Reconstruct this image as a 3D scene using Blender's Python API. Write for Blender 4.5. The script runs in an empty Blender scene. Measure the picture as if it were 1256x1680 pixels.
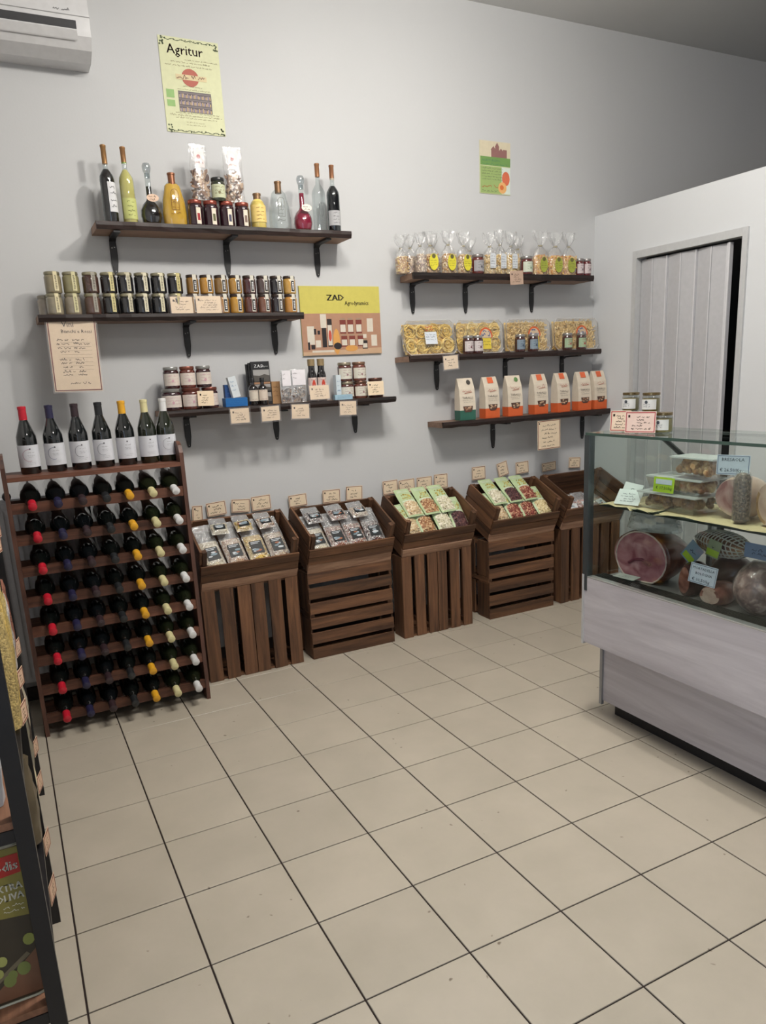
import bpy, math, random
from mathutils import Matrix, Vector, Euler
PI = math.pi
S = 0.333            # floor tile pitch in metres; X runs along the back wall, Y into it, Z up
scene = bpy.context.scene
COL = scene.collection

# ------------------------------------------------------------------ camera
cam = bpy.data.cameras.new('camera'); camo = bpy.data.objects.new('camera', cam); COL.objects.link(camo)
def _rot(w):
    w = Vector(w); return Matrix.Rotation(w.length, 3, w.normalized())
Bm = Matrix(((1,0,0),(0,0,-1),(0,1,0)))
Rc = _rot((.2245,-.4660,-.1048)) @ Bm            # world -> camera (x right, y down, z forward)
flip = Matrix(((1,0,0),(0,-1,0),(0,0,-1)))
camo.matrix_world = Matrix.Translation((.0277,-3.5175,1.6231)) @ (flip @ Rc).transposed().to_4x4()
cam.sensor_fit = 'VERTICAL'; cam.sensor_height = 24; cam.lens = 24*1215.2/1680
cam.shift_y = 72.3/1680; cam.clip_start = .02; cam.clip_end = 60
scene.camera = camo
# ------------------------------------------------------------------ world, lights, exposure
w = bpy.data.worlds.new('sky'); scene.world = w; w.use_nodes = True
w.node_tree.nodes['Background'].inputs[0].default_value = (.62,.75,1,1)
w.node_tree.nodes['Background'].inputs[1].default_value = 1.0
def area(name, loc, rot, sx, sy, power, col, parent=None, spread=180):
    l = bpy.data.lights.new(name,'AREA'); l.shape='RECTANGLE'; l.size=sx; l.size_y=sy; l.energy=power; l.color=col
    l.spread = math.radians(spread)
    o = bpy.data.objects.new(name,l); COL.objects.link(o); o.location=loc; o.rotation_euler=rot
    return o
LAMPS = [((1.35,-1.45),52),((1.5,-4.3),28)]
WARM = (1,.955,.895)
for (lx,ly),pw in LAMPS: area('ceiling_light_glow',(lx,ly,3.62),(0,0,0),.60,.60,pw,WARM)
pl=bpy.data.lights.new('bulb_glow','POINT'); pl.energy=112; pl.shadow_soft_size=.09; pl.color=(1,.95,.88)
plo=bpy.data.objects.new('bulb_glow',pl); COL.objects.link(plo); plo.location=(2.05,-1.25,3.48)
area('window_daylight',(-.60,-3.9,1.5),(0,math.radians(-90),0),2.0,1.7,15,(.62,.76,1))
scene.view_settings.view_transform='Standard'; scene.view_settings.look='None'
scene.view_settings.exposure=0.0; scene.view_settings.gamma=1.0; scene.view_settings.use_curve_mapping=False
try: scene.cycles.transparent_max_bounces=32
except Exception: pass

# ------------------------------------------------------------------ materials
def lin(c): return tuple(((x/255)/12.92 if x/255<=.04045 else ((x/255+.055)/1.055)**2.4) for x in c)
MATS = {}
def nt(name):
    m = bpy.data.materials.new(name); m.use_nodes=True; t=m.node_tree; b=t.nodes['Principled BSDF']; return m,t,b
def setup(b, rough=.5, spec=.5, metal=0, coat=0):
    b.inputs['Roughness'].default_value=rough; b.inputs['Specular IOR Level'].default_value=spec
    b.inputs['Metallic'].default_value=metal; b.inputs['Coat Weight'].default_value=coat
def plain(col, rough=.5, spec=.4, metal=0, coat=0, vary=0.0, name=None):
    k=('p',tuple(col),rough,spec,metal,coat,vary)
    if k in MATS: return MATS[k]
    m,t,b=nt(name or 'surface'); setup(b,rough,spec,metal,coat)
    n=t.nodes.new('ShaderNodeTexNoise'); n.inputs['Scale'].default_value=35; tc=t.nodes.new('ShaderNodeTexCoord')
    t.links.new(tc.outputs['Object'],n.inputs['Vector'])
    r=t.nodes.new('ShaderNodeMix'); r.data_type='RGBA'
    c=lin(col); v=.08+vary
    r.inputs[6].default_value=tuple(x*(1-v) for x in c)+(1,); r.inputs[7].default_value=tuple(min(1,x*(1+v)) for x in c)+(1,)
    t.links.new(n.outputs['Fac'],r.inputs[0]); t.links.new(r.outputs[2],b.inputs['Base Color'])
    MATS[k]=m; return m
def wood(c1, c2, axis='X', rough=.55, scale=1.0, bump=.25, rnd=.25, name='wood'):
    k=('w',tuple(c1),tuple(c2),axis,rough,scale)
    if k in MATS: return MATS[k]
    m,t,b=nt(name); setup(b,rough,.4); N=t.nodes; L=t.links
    tc=N.new('ShaderNodeTexCoord'); mp=N.new('ShaderNodeMapping'); oi=N.new('ShaderNodeObjectInfo')
    st={'X':(1.6,22,22),'Y':(22,1.6,22),'Z':(22,22,1.6)}[axis]
    mp.inputs['Scale'].default_value=tuple(s*scale for s in st)
    add=N.new('ShaderNodeVectorMath'); add.operation='ADD'
    mul=N.new('ShaderNodeMath'); mul.operation='MULTIPLY'; mul.inputs[1].default_value=37
    L.new(oi.outputs['Random'],mul.inputs[0]); L.new(tc.outputs['Object'],add.inputs[0]); L.new(mul.outputs[0],add.inputs[1])
    L.new(add.outputs[0],mp.inputs['Vector'])
    n=N.new('ShaderNodeTexNoise'); n.inputs['Scale'].default_value=1.5; n.inputs['Detail'].default_value=6; n.inputs['Roughness'].default_value=.65
    n.inputs['Distortion'].default_value=.6
    L.new(mp.outputs[0],n.inputs['Vector'])
    cr=N.new('ShaderNodeValToRGB'); cr.color_ramp.elements[0].position=.32; cr.color_ramp.elements[1].position=.68
    cr.color_ramp.elements[0].color=lin(c1)+(1,); cr.color_ramp.elements[1].color=lin(c2)+(1,)
    L.new(n.outputs['Fac'],cr.inputs[0])
    hs=N.new('ShaderNodeHueSaturation'); mr=N.new('ShaderNodeMapRange'); mr.inputs[3].default_value=1-rnd; mr.inputs[4].default_value=1+rnd
    L.new(oi.outputs['Random'],mr.inputs[0]); L.new(mr.outputs[0],hs.inputs['Value']); L.new(cr.outputs[0],hs.inputs['Color'])
    L.new(hs.outputs[0],b.inputs['Base Color'])
    bp=N.new('ShaderNodeBump'); bp.inputs['Strength'].default_value=bump; bp.inputs['Distance'].default_value=.004
    L.new(n.outputs['Fac'],bp.inputs['Height']); L.new(bp.outputs[0],b.inputs['Normal'])
    MATS[k]=m; return m
def speckle(cols, scale=60, rough=.6, bump=.5, coat=0, name='grains'):
    k=('s',tuple(map(tuple,cols)),scale,rough)
    if k in MATS: return MATS[k]
    m,t,b=nt(name); setup(b,rough,.3,0,coat); N=t.nodes; L=t.links
    tc=N.new('ShaderNodeTexCoord'); v=N.new('ShaderNodeTexVoronoi'); v.inputs['Scale'].default_value=scale
    L.new(tc.outputs['Object'],v.inputs['Vector'])
    sp=N.new('ShaderNodeSeparateColor'); L.new(v.outputs['Color'],sp.inputs[0])
    cr=N.new('ShaderNodeValToRGB'); cr.color_ramp.interpolation='CONSTANT'
    el=cr.color_ramp.elements; el[0].color=lin(cols[0])+(1,); el[1].position=1/len(cols); el[1].color=lin(cols[1])+(1,)
    for i,c in enumerate(cols[2:]): e=el.new((i+2)/len(cols)); e.color=lin(c)+(1,)
    L.new(sp.outputs[0],cr.inputs[0]); L.new(cr.outputs[0],b.inputs['Base Color'])
    bp=N.new('ShaderNodeBump'); bp.invert=True; bp.inputs['Strength'].default_value=bump; bp.inputs['Distance'].default_value=.004
    L.new(v.outputs['Distance'],bp.inputs['Height']); L.new(bp.outputs[0],b.inputs['Normal'])
    MATS[k]=m; return m
def facing(N,L,base,edge,power,normal=None):
    lw=N.new('ShaderNodeLayerWeight'); lw.inputs[0].default_value=.5
    if normal is not None: L.new(normal,lw.inputs['Normal'])
    p=N.new('ShaderNodeMath'); p.operation='POWER'; p.inputs[1].default_value=power; L.new(lw.outputs['Facing'],p.inputs[0])
    a=N.new('ShaderNodeMath'); a.operation='MULTIPLY_ADD'; a.inputs[1].default_value=edge; a.inputs[2].default_value=base; L.new(p.outputs[0],a.inputs[0]); return a
def film(tint=(235,238,240), body=.16, gloss=.2, rough=.18, scale=28, bump=.8, name='clear_film'):
    k=('f',tuple(tint),body,gloss,rough,scale)
    if k in MATS: return MATS[k]
    m=bpy.data.materials.new(name); m.use_nodes=True; t=m.node_tree; N=t.nodes; L=t.links
    for n in list(N): N.remove(n)
    out=N.new('ShaderNodeOutputMaterial'); tr=N.new('ShaderNodeBsdfTransparent'); gl=N.new('ShaderNodeBsdfGlossy'); df=N.new('ShaderNodeBsdfDiffuse')
    gl.inputs['Roughness'].default_value=rough; df.inputs['Color'].default_value=lin(tint)+(1,)
    tc=N.new('ShaderNodeTexCoord'); ns=N.new('ShaderNodeTexNoise'); ns.inputs['Scale'].default_value=scale; ns.inputs['Detail'].default_value=3; ns.inputs['Distortion'].default_value=1.2
    L.new(tc.outputs['Object'],ns.inputs['Vector'])
    bp=N.new('ShaderNodeBump'); bp.inputs['Strength'].default_value=bump; bp.inputs['Distance'].default_value=.01
    L.new(ns.outputs['Fac'],bp.inputs['Height'])
    for s in (gl,df): L.new(bp.outputs[0],s.inputs['Normal'])
    a=facing(N,L,gloss*.3,.45,3.0,bp.outputs[0])
    m1=N.new('ShaderNodeMixShader'); m1.inputs[0].default_value=body; L.new(tr.outputs[0],m1.inputs[1]); L.new(df.outputs[0],m1.inputs[2])
    m2=N.new('ShaderNodeMixShader'); L.new(a.outputs[0],m2.inputs[0]); L.new(m1.outputs[0],m2.inputs[1]); L.new(gl.outputs[0],m2.inputs[2])
    L.new(m2.outputs[0],out.inputs[0]); MATS[k]=m; return m
def pane(tint=(248,251,250), refl=.05, name='glass'):
    k=('g',tuple(tint),refl)
    if k in MATS: return MATS[k]
    m=bpy.data.materials.new(name); m.use_nodes=True; t=m.node_tree; N=t.nodes; L=t.links
    for n in list(N): N.remove(n)
    out=N.new('ShaderNodeOutputMaterial'); tr=N.new('ShaderNodeBsdfTransparent'); gl=N.new('ShaderNodeBsdfGlossy')
    tr.inputs[0].default_value=lin(tint)+(1,); gl.inputs['Roughness'].default_value=.02
    a=facing(N,L,refl,.7,4.5)
    mx=N.new('ShaderNodeMixShader'); L.new(a.outputs[0],mx.inputs[0]); L.new(tr.outputs[0],mx.inputs[1]); L.new(gl.outputs[0],mx.inputs[2])
    L.new(mx.outputs[0],out.inputs[0]); MATS[k]=m; return m
def glow(col, strength):
    m=bpy.data.materials.new('lamp_diffuser'); m.use_nodes=True; t=m.node_tree; b=t.nodes['Principled BSDF']
    b.inputs['Emission Color'].default_value=lin(col)+(1,); b.inputs['Emission Strength'].default_value=strength; return m

def plaster(col, name):
    m,t,b=nt(name); setup(b,.75,.25); N=t.nodes; L=t.links
    tc=N.new('ShaderNodeTexCoord'); n=N.new('ShaderNodeTexNoise'); n.inputs['Scale'].default_value=1.3; n.inputs['Detail'].default_value=5
    L.new(tc.outputs['Object'],n.inputs['Vector'])
    r=N.new('ShaderNodeMix'); r.data_type='RGBA'; c=lin(col)
    r.inputs[6].default_value=tuple(x*.96 for x in c)+(1,); r.inputs[7].default_value=tuple(min(1,x*1.03) for x in c)+(1,)
    L.new(n.outputs['Fac'],r.inputs[0]); L.new(r.outputs[2],b.inputs['Base Color'])
    n2=N.new('ShaderNodeTexNoise'); n2.inputs['Scale'].default_value=90; L.new(tc.outputs['Object'],n2.inputs['Vector'])
    bp=N.new('ShaderNodeBump'); bp.inputs['Strength'].default_value=.12; bp.inputs['Distance'].default_value=.002
    L.new(n2.outputs['Fac'],bp.inputs['Height']); L.new(bp.outputs[0],b.inputs['Normal']); return m
M_WALL=plaster((194,195,196),'white_plaster'); M_PART=plaster((204,206,208),'white_partition_paint'); M_CEIL=plaster((206,206,204),'ceiling_paint')
def tile_mat():
    m,t,b=nt('cream_porcelain'); setup(b,.34,.45); N=t.nodes; L=t.links
    tc=N.new('ShaderNodeTexCoord'); oi=N.new('ShaderNodeObjectInfo'); g=N.new('ShaderNodeNewGeometry')
    n=N.new('ShaderNodeTexNoise'); n.inputs['Scale'].default_value=4; n.inputs['Detail'].default_value=8; n.inputs['Roughness'].default_value=.6
    L.new(g.outputs['Position'],n.inputs['Vector'])
    cr=N.new('ShaderNodeValToRGB'); cr.color_ramp.elements[0].position=.3; cr.color_ramp.elements[1].position=.7
    cr.color_ramp.elements[0].color=lin((169,161,146))+(1,); cr.color_ramp.elements[1].color=lin((179,170,155))+(1,)
    L.new(n.outputs['Fac'],cr.inputs[0])
    # small scuffs and specks
    v=N.new('ShaderNodeTexNoise'); v.inputs['Scale'].default_value=26; v.inputs['Detail'].default_value=1; L.new(g.outputs['Position'],v.inputs['Vector'])
    st=N.new('ShaderNodeMapRange'); st.inputs[1].default_value=.755; st.inputs[2].default_value=.80; L.new(v.outputs['Fac'],st.inputs[0])
    mx=N.new('ShaderNodeMix'); mx.data_type='RGBA'; mx.inputs[7].default_value=lin((110,98,84))+(1,)
    L.new(st.outputs[0],mx.inputs[0]); L.new(cr.outputs[0],mx.inputs[6])
    hs=N.new('ShaderNodeHueSaturation'); mr=N.new('ShaderNodeMapRange'); mr.inputs[3].default_value=.965; mr.inputs[4].default_value=1.03
    L.new(oi.outputs['Random'],mr.inputs[0]); L.new(mr.outputs[0],hs.inputs['Value']); L.new(mx.outputs[2],hs.inputs['Color']); L.new(hs.outputs[0],b.inputs['Base Color'])
    rr=N.new('ShaderNodeMapRange'); rr.inputs[3].default_value=.28; rr.inputs[4].default_value=.42; L.new(n.outputs['Fac'],rr.inputs[0]); L.new(rr.outputs[0],b.inputs['Roughness'])
    return m
M_TILE=tile_mat()
BLACK=plain((28,28,31),.4,.4); IRON=plain((32,32,34),.45,.5)
PAPER=plain((226,206,178),.7,.2); CREAM=plain((214,204,178),.7,.2); WHITE=plain((225,225,226),.6,.3); INK=plain((52,42,38),.8,.1)
MAROON=plain((112,48,48),.7,.2); SLEEVE=film((236,226,228),.06,.1,.1,6,.1,name='clear_sleeve')
GLASSJ=pane((236,240,238),.10,'jar_glass')

# ------------------------------------------------------------------ mesh builder
TXT={}
def text_geo(s):
    if s in TXT: return TXT[s]
    c=bpy.data.curves.new('t','FONT'); c.body=s; c.size=1; c.resolution_u=1; c.fill_mode='FRONT'
    o=bpy.data.objects.new('t',c); COL.objects.link(o)
    dg=bpy.context.evaluated_depsgraph_get(); me=bpy.data.meshes.new_from_object(o.evaluated_get(dg))
    v=[(p.co.x,p.co.y) for p in me.vertices]; f=[tuple(p.vertices) for p in me.polygons]
    bpy.data.meshes.remove(me); bpy.data.objects.remove(o); bpy.data.curves.remove(c)
    x0=min((p[0] for p in v),default=0); x1=max((p[0] for p in v),default=1)
    TXT[s]=([(p[0]-x0,p[1]) for p in v],f,x1-x0); return TXT[s]
class MB:
    def __init__(s): s.v=[]; s.f=[]; s.m=[]; s.sm=[]
    def add(s,vs,fs,mi=0,M=None,smooth=False):
        o=len(s.v)
        for p in vs:
            p=Vector(p); s.v.append(tuple(M@p) if M is not None else tuple(p))
        for f in fs: s.f.append(tuple(i+o for i in f)); s.m.append(mi); s.sm.append(smooth)
        return s
    def box(s,x0,x1,y0,y1,z0,z1,mi=0,M=None,j=0,rg=None):
        vs=[(x,y,z) for z in (z0,z1) for y in (y0,y1) for x in (x0,x1)]
        if j: vs=[(a+rg.uniform(-j,j),b+rg.uniform(-j,j),c+rg.uniform(-j,j)) for a,b,c in vs]
        return s.add(vs,[(0,2,3,1),(4,5,7,6),(0,1,5,4),(2,6,7,3),(0,4,6,2),(1,3,7,5)],mi,M)
    def lathe(s,prof,n=16,mi=0,M=None,smooth=True,sx=1,sy=1,off=(0,0,0)):
        vs=[];fs=[];k=len(prof)
        for r,z in prof:
            for i in range(n):
                a=2*PI*i/n; vs.append((off[0]+r*sx*math.cos(a),off[1]+r*sy*math.sin(a),off[2]+z))
        for j in range(k-1):
            for i in range(n):
                a=j*n+i;b=j*n+(i+1)%n; fs.append((a,b,b+n,a+n))
        if prof[0][0]>1e-5: fs.append(tuple(reversed(range(n))))
        if prof[-1][0]>1e-5: fs.append(tuple((k-1)*n+i for i in range(n)))
        return s.add(vs,fs,mi,M,smooth)
    def prism(s,poly,y0,y1,mi=0,M=None):   # polygon in XZ extruded along Y
        n=len(poly); vs=[(x,y0,z) for x,z in poly]+[(x,y1,z) for x,z in poly]
        fs=[tuple(range(n)),tuple(reversed(range(n,2*n)))]+[(i,i+n,(i+1)%n+n,(i+1)%n) for i in range(n)]
        return s.add(vs,fs,mi,M)
    def quad(s,x0,x1,z0,z1,y,mi=0,M=None):  # facing -Y
        return s.add([(x0,y,z0),(x1,y,z0),(x1,y,z1),(x0,y,z1)],[(0,1,2,3)],mi,M)
    def poly(s,pts,y,mi=0,M=None): return s.add([(x,y,z) for x,z in pts],[tuple(range(len(pts)))],mi,M)
    def disc(s,x,z,r,y,mi=0,n=14,M=None,rz=None): return s.poly([(x+r*math.cos(2*PI*i/n),z+(rz or r)*math.sin(2*PI*i/n)) for i in range(n)],y,mi,M)
    def line(s,pts,wd,y,mi=0,M=None):       # flat pen stroke on the XZ plane
        for (a,b),(c,d) in zip(pts,pts[1:]):
            l=math.hypot(c-a,d-b) or 1e-6; nx,nz=-(d-b)/l*wd/2,(c-a)/l*wd/2
            s.add([(a-nx,y,b-nz),(c-nx,y,d-nz),(c+nx,y,d+nz),(a+nx,y,b+nz)],[(0,1,2,3)],mi,M)
        return s
    def tube(s,pts,r,n=6,mi=0,M=None,closed=False):
        P=[Vector(p) for p in pts]; k=len(P); vs=[];fs=[]
        for i,p in enumerate(P):
            a=P[(i-1)%k] if (closed or i) else P[0]; b=P[(i+1)%k] if (closed or i<k-1) else P[-1]
            d=(b-a).normalized() if (b-a).length>1e-9 else Vector((0,0,1))
            u=d.cross(Vector((0,0,1))); 
            if u.length<1e-3: u=d.cross(Vector((1,0,0)))
            u.normalize(); w=d.cross(u)
            for q in range(n): t=2*PI*q/n; vs.append(p+u*(r*math.cos(t))+w*(r*math.sin(t)))
        for i in range(k if closed else k-1):
            for q in range(n):
                a=i*n+q;b=i*n+(q+1)%n;c=((i+1)%k)*n; fs.append((a,b,c+(q+1)%n,c+q))
        if not closed: fs+= [tuple(reversed(range(n))),tuple((k-1)*n+q for q in range(n))]
        return s.add(vs,fs,mi,M,True)
    def text(s,t,x,z,h,y,mi=0,M=None,al='l',bold=0,sx=1,ang=0):
        v,f,wd=text_geo(t); k=h/.72; x-= {'l':0,'c':wd*k*sx/2,'r':wd*k*sx}[al]
        ca,sa=math.cos(ang),math.sin(ang)
        for dx in ([0] if not bold else [-bold,0,bold]):
            s.add([(x+dx+(p[0]*ca*sx-p[1]*sa)*k,y-abs(dx)*.1,z+(p[0]*sa*sx+p[1]*ca)*k) for p in v],f,mi,M)
        return s
    def scrib(s,x0,x1,z,h,y,rg,mi=0,M=None,wd=None):  # one line of handwriting
        x=x0; wd=wd or h*.14; cw=h*.42
        while x<x1-cw:
            n=rg.randint(3,8); pts=[]
            for _ in range(n*2):
                if x>x1: break
                pts.append((x,z+rg.uniform(0,.55)*h+(h*.4 if rg.random()<.15 else 0))); x+=cw*rg.uniform(.35,.7)
            if len(pts)>1: s.line(pts,wd,y,mi,M)
            x+=cw
        return s
    def mesh(s,name,mats):
        me=bpy.data.meshes.new(name); me.from_pydata(s.v,[],s.f)
        for m in mats: me.materials.append(m)
        me.polygons.foreach_set('material_index',s.m); me.polygons.foreach_set('use_smooth',s.sm)
        if any(s.sm): me.set_sharp_from_angle(angle=math.radians(38))
        me.update(); return me
    def build(s,name,mats,parent=None,loc=None,rot=None):
        if not isinstance(mats,(list,tuple)): mats=[mats]
        return link(name,s.mesh(name,mats),parent,loc,rot)
def link(name,me,parent=None,loc=None,rot=None):
    o=bpy.data.objects.new(name,me); COL.objects.link(o)
    if parent: o.parent=parent
    if loc: o.location=loc
    if rot: o.rotation_euler=rot
    return o
def tag(o,label,cat,group=None,kind=None):
    if label: o['label']=label
    if cat: o['category']=cat
    if group: o['group']=group
    if kind: o['kind']=kind
    return o
def thing(name,label,cat,loc=(0,0,0),rz=0,group=None,rot=None):
    o=bpy.data.objects.new(name,None); COL.objects.link(o); o.empty_display_size=.05
    o.location=loc; o.rotation_euler=rot or (0,0,rz); return tag(o,label,cat,group)
def copy_tree(o,parent=None,loc=None,rot=None,label=None,group=None):
    c=o.copy(); COL.objects.link(c); c.parent=parent
    if loc is not None: c.location=loc
    if rot is not None: c.rotation_euler=rot
    if label: c['label']=label
    if group: c['group']=group
    for ch in CH.get(o.name,list(o.children)): copy_tree(ch,c)
    return c
CH={}
def structure(o): o['kind']='structure'; return o
def T(x,y,z): return Matrix.Translation((x,y,z))
def R(a,ax): return Matrix.Rotation(a,4,ax)

# ------------------------------------------------------------------ room
WY=.70; PX=3.887; LX=-.62; FY=-6.0; CZ=3.75; RX=6.6; PZ=2.605
mb=MB(); mb.box(LX,RX,WY,WY+.12,0,CZ); structure(mb.build('wall_back',M_WALL))
# left wall with the shop window opening at Y -4.8..-3.0
mb=MB(); mb.box(LX-.12,LX,-3.0,WY+.12,0,CZ); mb.box(LX-.12,LX,FY,-4.8,0,CZ); mb.box(LX-.12,LX,-4.8,-3.0,0,.55); mb.box(LX-.12,LX,-4.8,-3.0,2.5,CZ)
structure(mb.build('wall_left',M_WALL))
mb=MB(); mb.box(LX-.12,RX,FY-.12,FY,0,CZ); structure(mb.build('wall_front',M_WALL))
mb=MB(); mb.box(RX,RX+.12,FY,WY,0,CZ); structure(mb.build('wall_right',M_WALL))
mb=MB(); mb.box(LX-.12,RX+.12,FY-.12,WY+.12,CZ,CZ+.12); structure(mb.build('ceiling',M_CEIL))
# window
wn=structure(bpy.data.objects.new('window_1',None)); COL.objects.link(wn); wn.location=(LX-.06,-3.9,1.52)
mb=MB()
for y0,y1,z0,z1 in ((-.9,.9,-.97,-.91),(-.9,.9,.92,.98),(-.9,-.84,-.91,.92),(.84,.9,-.91,.92),(-.03,.03,-.91,.92)): mb.box(-.035,.035,y0,y1,z0,z1)
mb.build('window_frame',plain((210,210,212),.4),wn)
for y0,y1 in ((-.84,-.03),(.03,.84)): mb=MB(); mb.box(-.004,.004,y0,y1,-.91,.92); mb.build('window_pane',pane((240,245,250),.04),wn)
# partition wall with the door opening, lower than the ceiling
DY0,DY1,DZ=-.53,.324,2.32
mb=MB(); mb.box(PX,PX+.1,DY1,WY-.001,0,PZ); mb.box(PX,PX+.1,FY,DY0,0,PZ); mb.box(PX,PX+.1,DY0,DY1,DZ,PZ)
structure(mb.build('wall_partition',M_PART))
MET=plain((186,187,188),.42,.5,.1)
dr=structure(bpy.data.objects.new('door_1',None)); COL.objects.link(dr); dr.location=(PX,0,0)
mb=MB(); mb.box(-.014,.06,DY0,DY0+.035,0,DZ); mb.box(-.014,.06,DY1-.035,DY1,0,DZ); mb.box(-.014,.06,DY0+.0355,DY1-.0355,DZ-.045,DZ); mb.build('door_frame',MET,dr)
PVC=plain((176,176,179),.35,.5); RIB=plain((200,200,203),.3,.5)
np_=6; y0=DY1-.04; wp=(DY1-DY0-.185)/np_
for i in range(np_):
    a=y0-i*wp; x=.018 if i%2 else .030; x2=.030 if i%2 else .018
    mb=MB(); mb.add([(x,a,0.02),(x2,a-wp+.012,0.02),(x2,a-wp+.012,DZ-.06),(x,a,DZ-.06),(x+.01,a,0.02),(x2+.01,a-wp+.012,0.02),(x2+.01,a-wp+.012,DZ-.06),(x+.01,a,DZ-.06)],
      [(0,1,2,3),(7,6,5,4),(0,4,5,1),(3,2,6,7),(1,5,6,2),(0,3,7,4)])
    mb.build('door_panel',PVC,dr)
    mb=MB(); mb.box(min(x,x2)-.001,.036,a-wp+.005,a-wp+.012,.02,DZ-.06); mb.build('hinge_rib',RIB,dr)
mb=MB(); mb.box(.012,.04,y0-np_*wp-.014,y0-np_*wp,.02,DZ-.06); mb.build('door_lead_post',RIB,dr)
mb=MB(); mb.box(.5,.52,-1.2,1.0,0,2.4); o=structure(mb.build('doorway_shade_sheet',plain((38,38,40),.8),None,(PX,0,0)))  # unseen sheet added behind the door, coloured dark to stand in for shade
# floor: screed plus every tile
mb=MB(); mb.box(LX-.12,RX+.12,FY-.12,WY+.12,-.12,-.012); fl=structure(mb.build('floor',plain((70,60,52),.9,.1)))
mb=MB(); mb.box(LX,RX,FY,WY,-.012,-.004); mb.build('grout',plain((52,44,42),.9,.1),fl)
def tile_mesh(w,d):
    b=.0012; mb=MB()
    x0,x1,y0,y1=.0027,w-.0027,.0024,d-.0024
    vs=[(x0,y0,-.008),(x1,y0,-.008),(x1,y1,-.008),(x0,y1,-.008),(x0,y0,-b),(x1,y0,-b),(x1,y1,-b),(x0,y1,-b),(x0+b,y0+b,0),(x1-b,y0+b,0),(x1-b,y1-b,0),(x0+b,y1-b,0)]
    fs=[(8,9,10,11)]+[(i,(i+1)%4,(i+1)%4+4,i+4) for i in range(4)]+[(i+4,(i+1)%4+4,(i+1)%4+8,i+8) for i in range(4)]
    return mb.add(vs,fs).mesh('tile',[M_TILE])
TM={}
for i in range(-2,12):
    for j in range(-3,16):
        x0,x1=max(i*S,LX),min((i+1)*S,PX); y1,y0=min(-j*S,WY),max(-(j+1)*S,FY)
        if x1-x0<.02 or y1-y0<.02: continue
        k=(round(x1-x0,3),round(y1-y0,3))
        if k not in TM: TM[k]=tile_mesh(*k)
        link('tile',TM[k],fl,(x0,y0,0))
mb=MB()
for i in range(-2,12):
    for j in range(16,18):
        x0,x1=max(i*S,LX),min((i+1)*S,PX); y1,y0=-j*S,max(-(j+1)*S,FY)
        if x1-x0>.02 and y1-y0>.02: mb.box(x0+.002,x1-.002,y0+.002,y1-.002,-.008,0)
o=mb.build('tiles_behind_camera',M_TILE,fl); o['kind']='stuff'
# ceiling lamps (out of frame, they light the room)
for (lx,ly),pw in LAMPS:
    t=thing('ceiling_lamp','square flush ceiling lamp'+(' nearer the back wall' if ly>-2 else ' nearer the shop front'),'lamp',(lx,ly,3.75))
    mb=MB(); mb.box(-.33,.33,-.33,.33,-.08,-.001); mb.build('housing',plain((215,215,215),.4),t)
    mb=MB(); mb.box(-.31,.31,-.31,.31,-.09,-.081); mb.build('diffuser',glow((255,244,226),3.0),t)
t=thing('pendant_lamp','short pendant lamp with a bare round bulb under the ceiling','lamp',(2.05,-1.25,3.75))
mb=MB(); mb.lathe([(.05,-.001),(.05,-.02),(.02,-.03)],16); mb.build('ceiling_rose',plain((210,210,210),.4),t)
mb=MB(); mb.lathe([(.006,-.03),(.006,-.14)],8); mb.lathe([(.022,-.14),(.026,-.165),(.02,-.168)],12); mb.build('cord_and_socket',plain((60,60,60),.5),t)
# radiator behind the rack
RAD=plain((196,197,202),.35,.5)
t=thing('radiator','white panel radiator low on the wall behind the wine rack','radiator',(-.08,.58,0))
mb=MB(); mb.box(-.44,.46,-.045,-.035,.16,1.10)
mb.box(-.44,.46,.035,.045,.16,1.10); mb.box(-.44,.46,-.04,.04,1.10,1.115); mb.box(-.44,-.43,-.045,.045,.16,1.10); mb.box(.45,.46,-.045,.045,.16,1.10); mb.build('panel',RAD,t)
for k in range(28): mb=MB() if k==0 else mb; mb.box(-.42+k*.031,-.408+k*.031,-.049,-.0451,.19,1.06)
mb.build('flutes',RAD,t)
mb=MB(); mb.lathe([(.016,0),(.02,.01),(.02,.05),(.012,.055)],12,0,R(PI/2,'X')); mb.build('valve_knob',plain((60,58,62),.4),t,(.085,-.052,1.135))
mb=MB(); mb.tube([(-.40,.0,.16),(-.40,.0,.0)],.01,8); mb.tube([(.40,.0,.16),(.40,.0,.0)],.01,8); mb.build('pipe',RAD,t)
mb=MB(); mb.box(LX+.001,PX-.001,WY-.012,WY-.0005,0,.075); structure(mb.build('baseboard_back',plain((58,52,50),.5)))
# air conditioner
t=thing('air_conditioner','white wall mounted air conditioner in the top left corner','air conditioner',(.14,WY,3.11))
ACM=plain((205,205,206),.3,.5)
mb=MB(); prof=[(0,.0),(-.10,.0),(-.17,.03),(-.205,.075),(-.212,.16),(-.20,.30),(-.17,.33),(0,.33)]
n=len(prof); vs=[(x,y,z) for x in (-.36,.53) for y,z in prof]
fs=[tuple(reversed(range(n))),tuple(range(n,2*n))]+[(i,i+1,i+1+n,i+n) for i in range(n-1)]+[(n-1,0,n,2*n-1)]
mb.add(vs,fs); mb.build('casing',ACM,t,(0,-.001,0))
mb=MB(); mb.add([(-.34,-.2065,.077),(.47,-.2065,.077),(.47,-.2135,.132),(-.34,-.2135,.132)],[(0,1,2,3)]); mb.build('air_outlet',plain((58,58,60),.6),t)
mb=MB(); mb.add([(-.34,-.205,.060),(.468,-.205,.060),(.468,-.226,.088),(-.34,-.226,.088),(-.34,-.200,.056),(.468,-.200,.056),(.468,-.223,.094),(-.34,-.223,.094)],[(0,1,2,3),(3,2,6,7),(7,6,5,4),(1,5,6,2),(0,3,7,4),(0,4,5,1)]); mb.build('louver',ACM,t)
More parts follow.
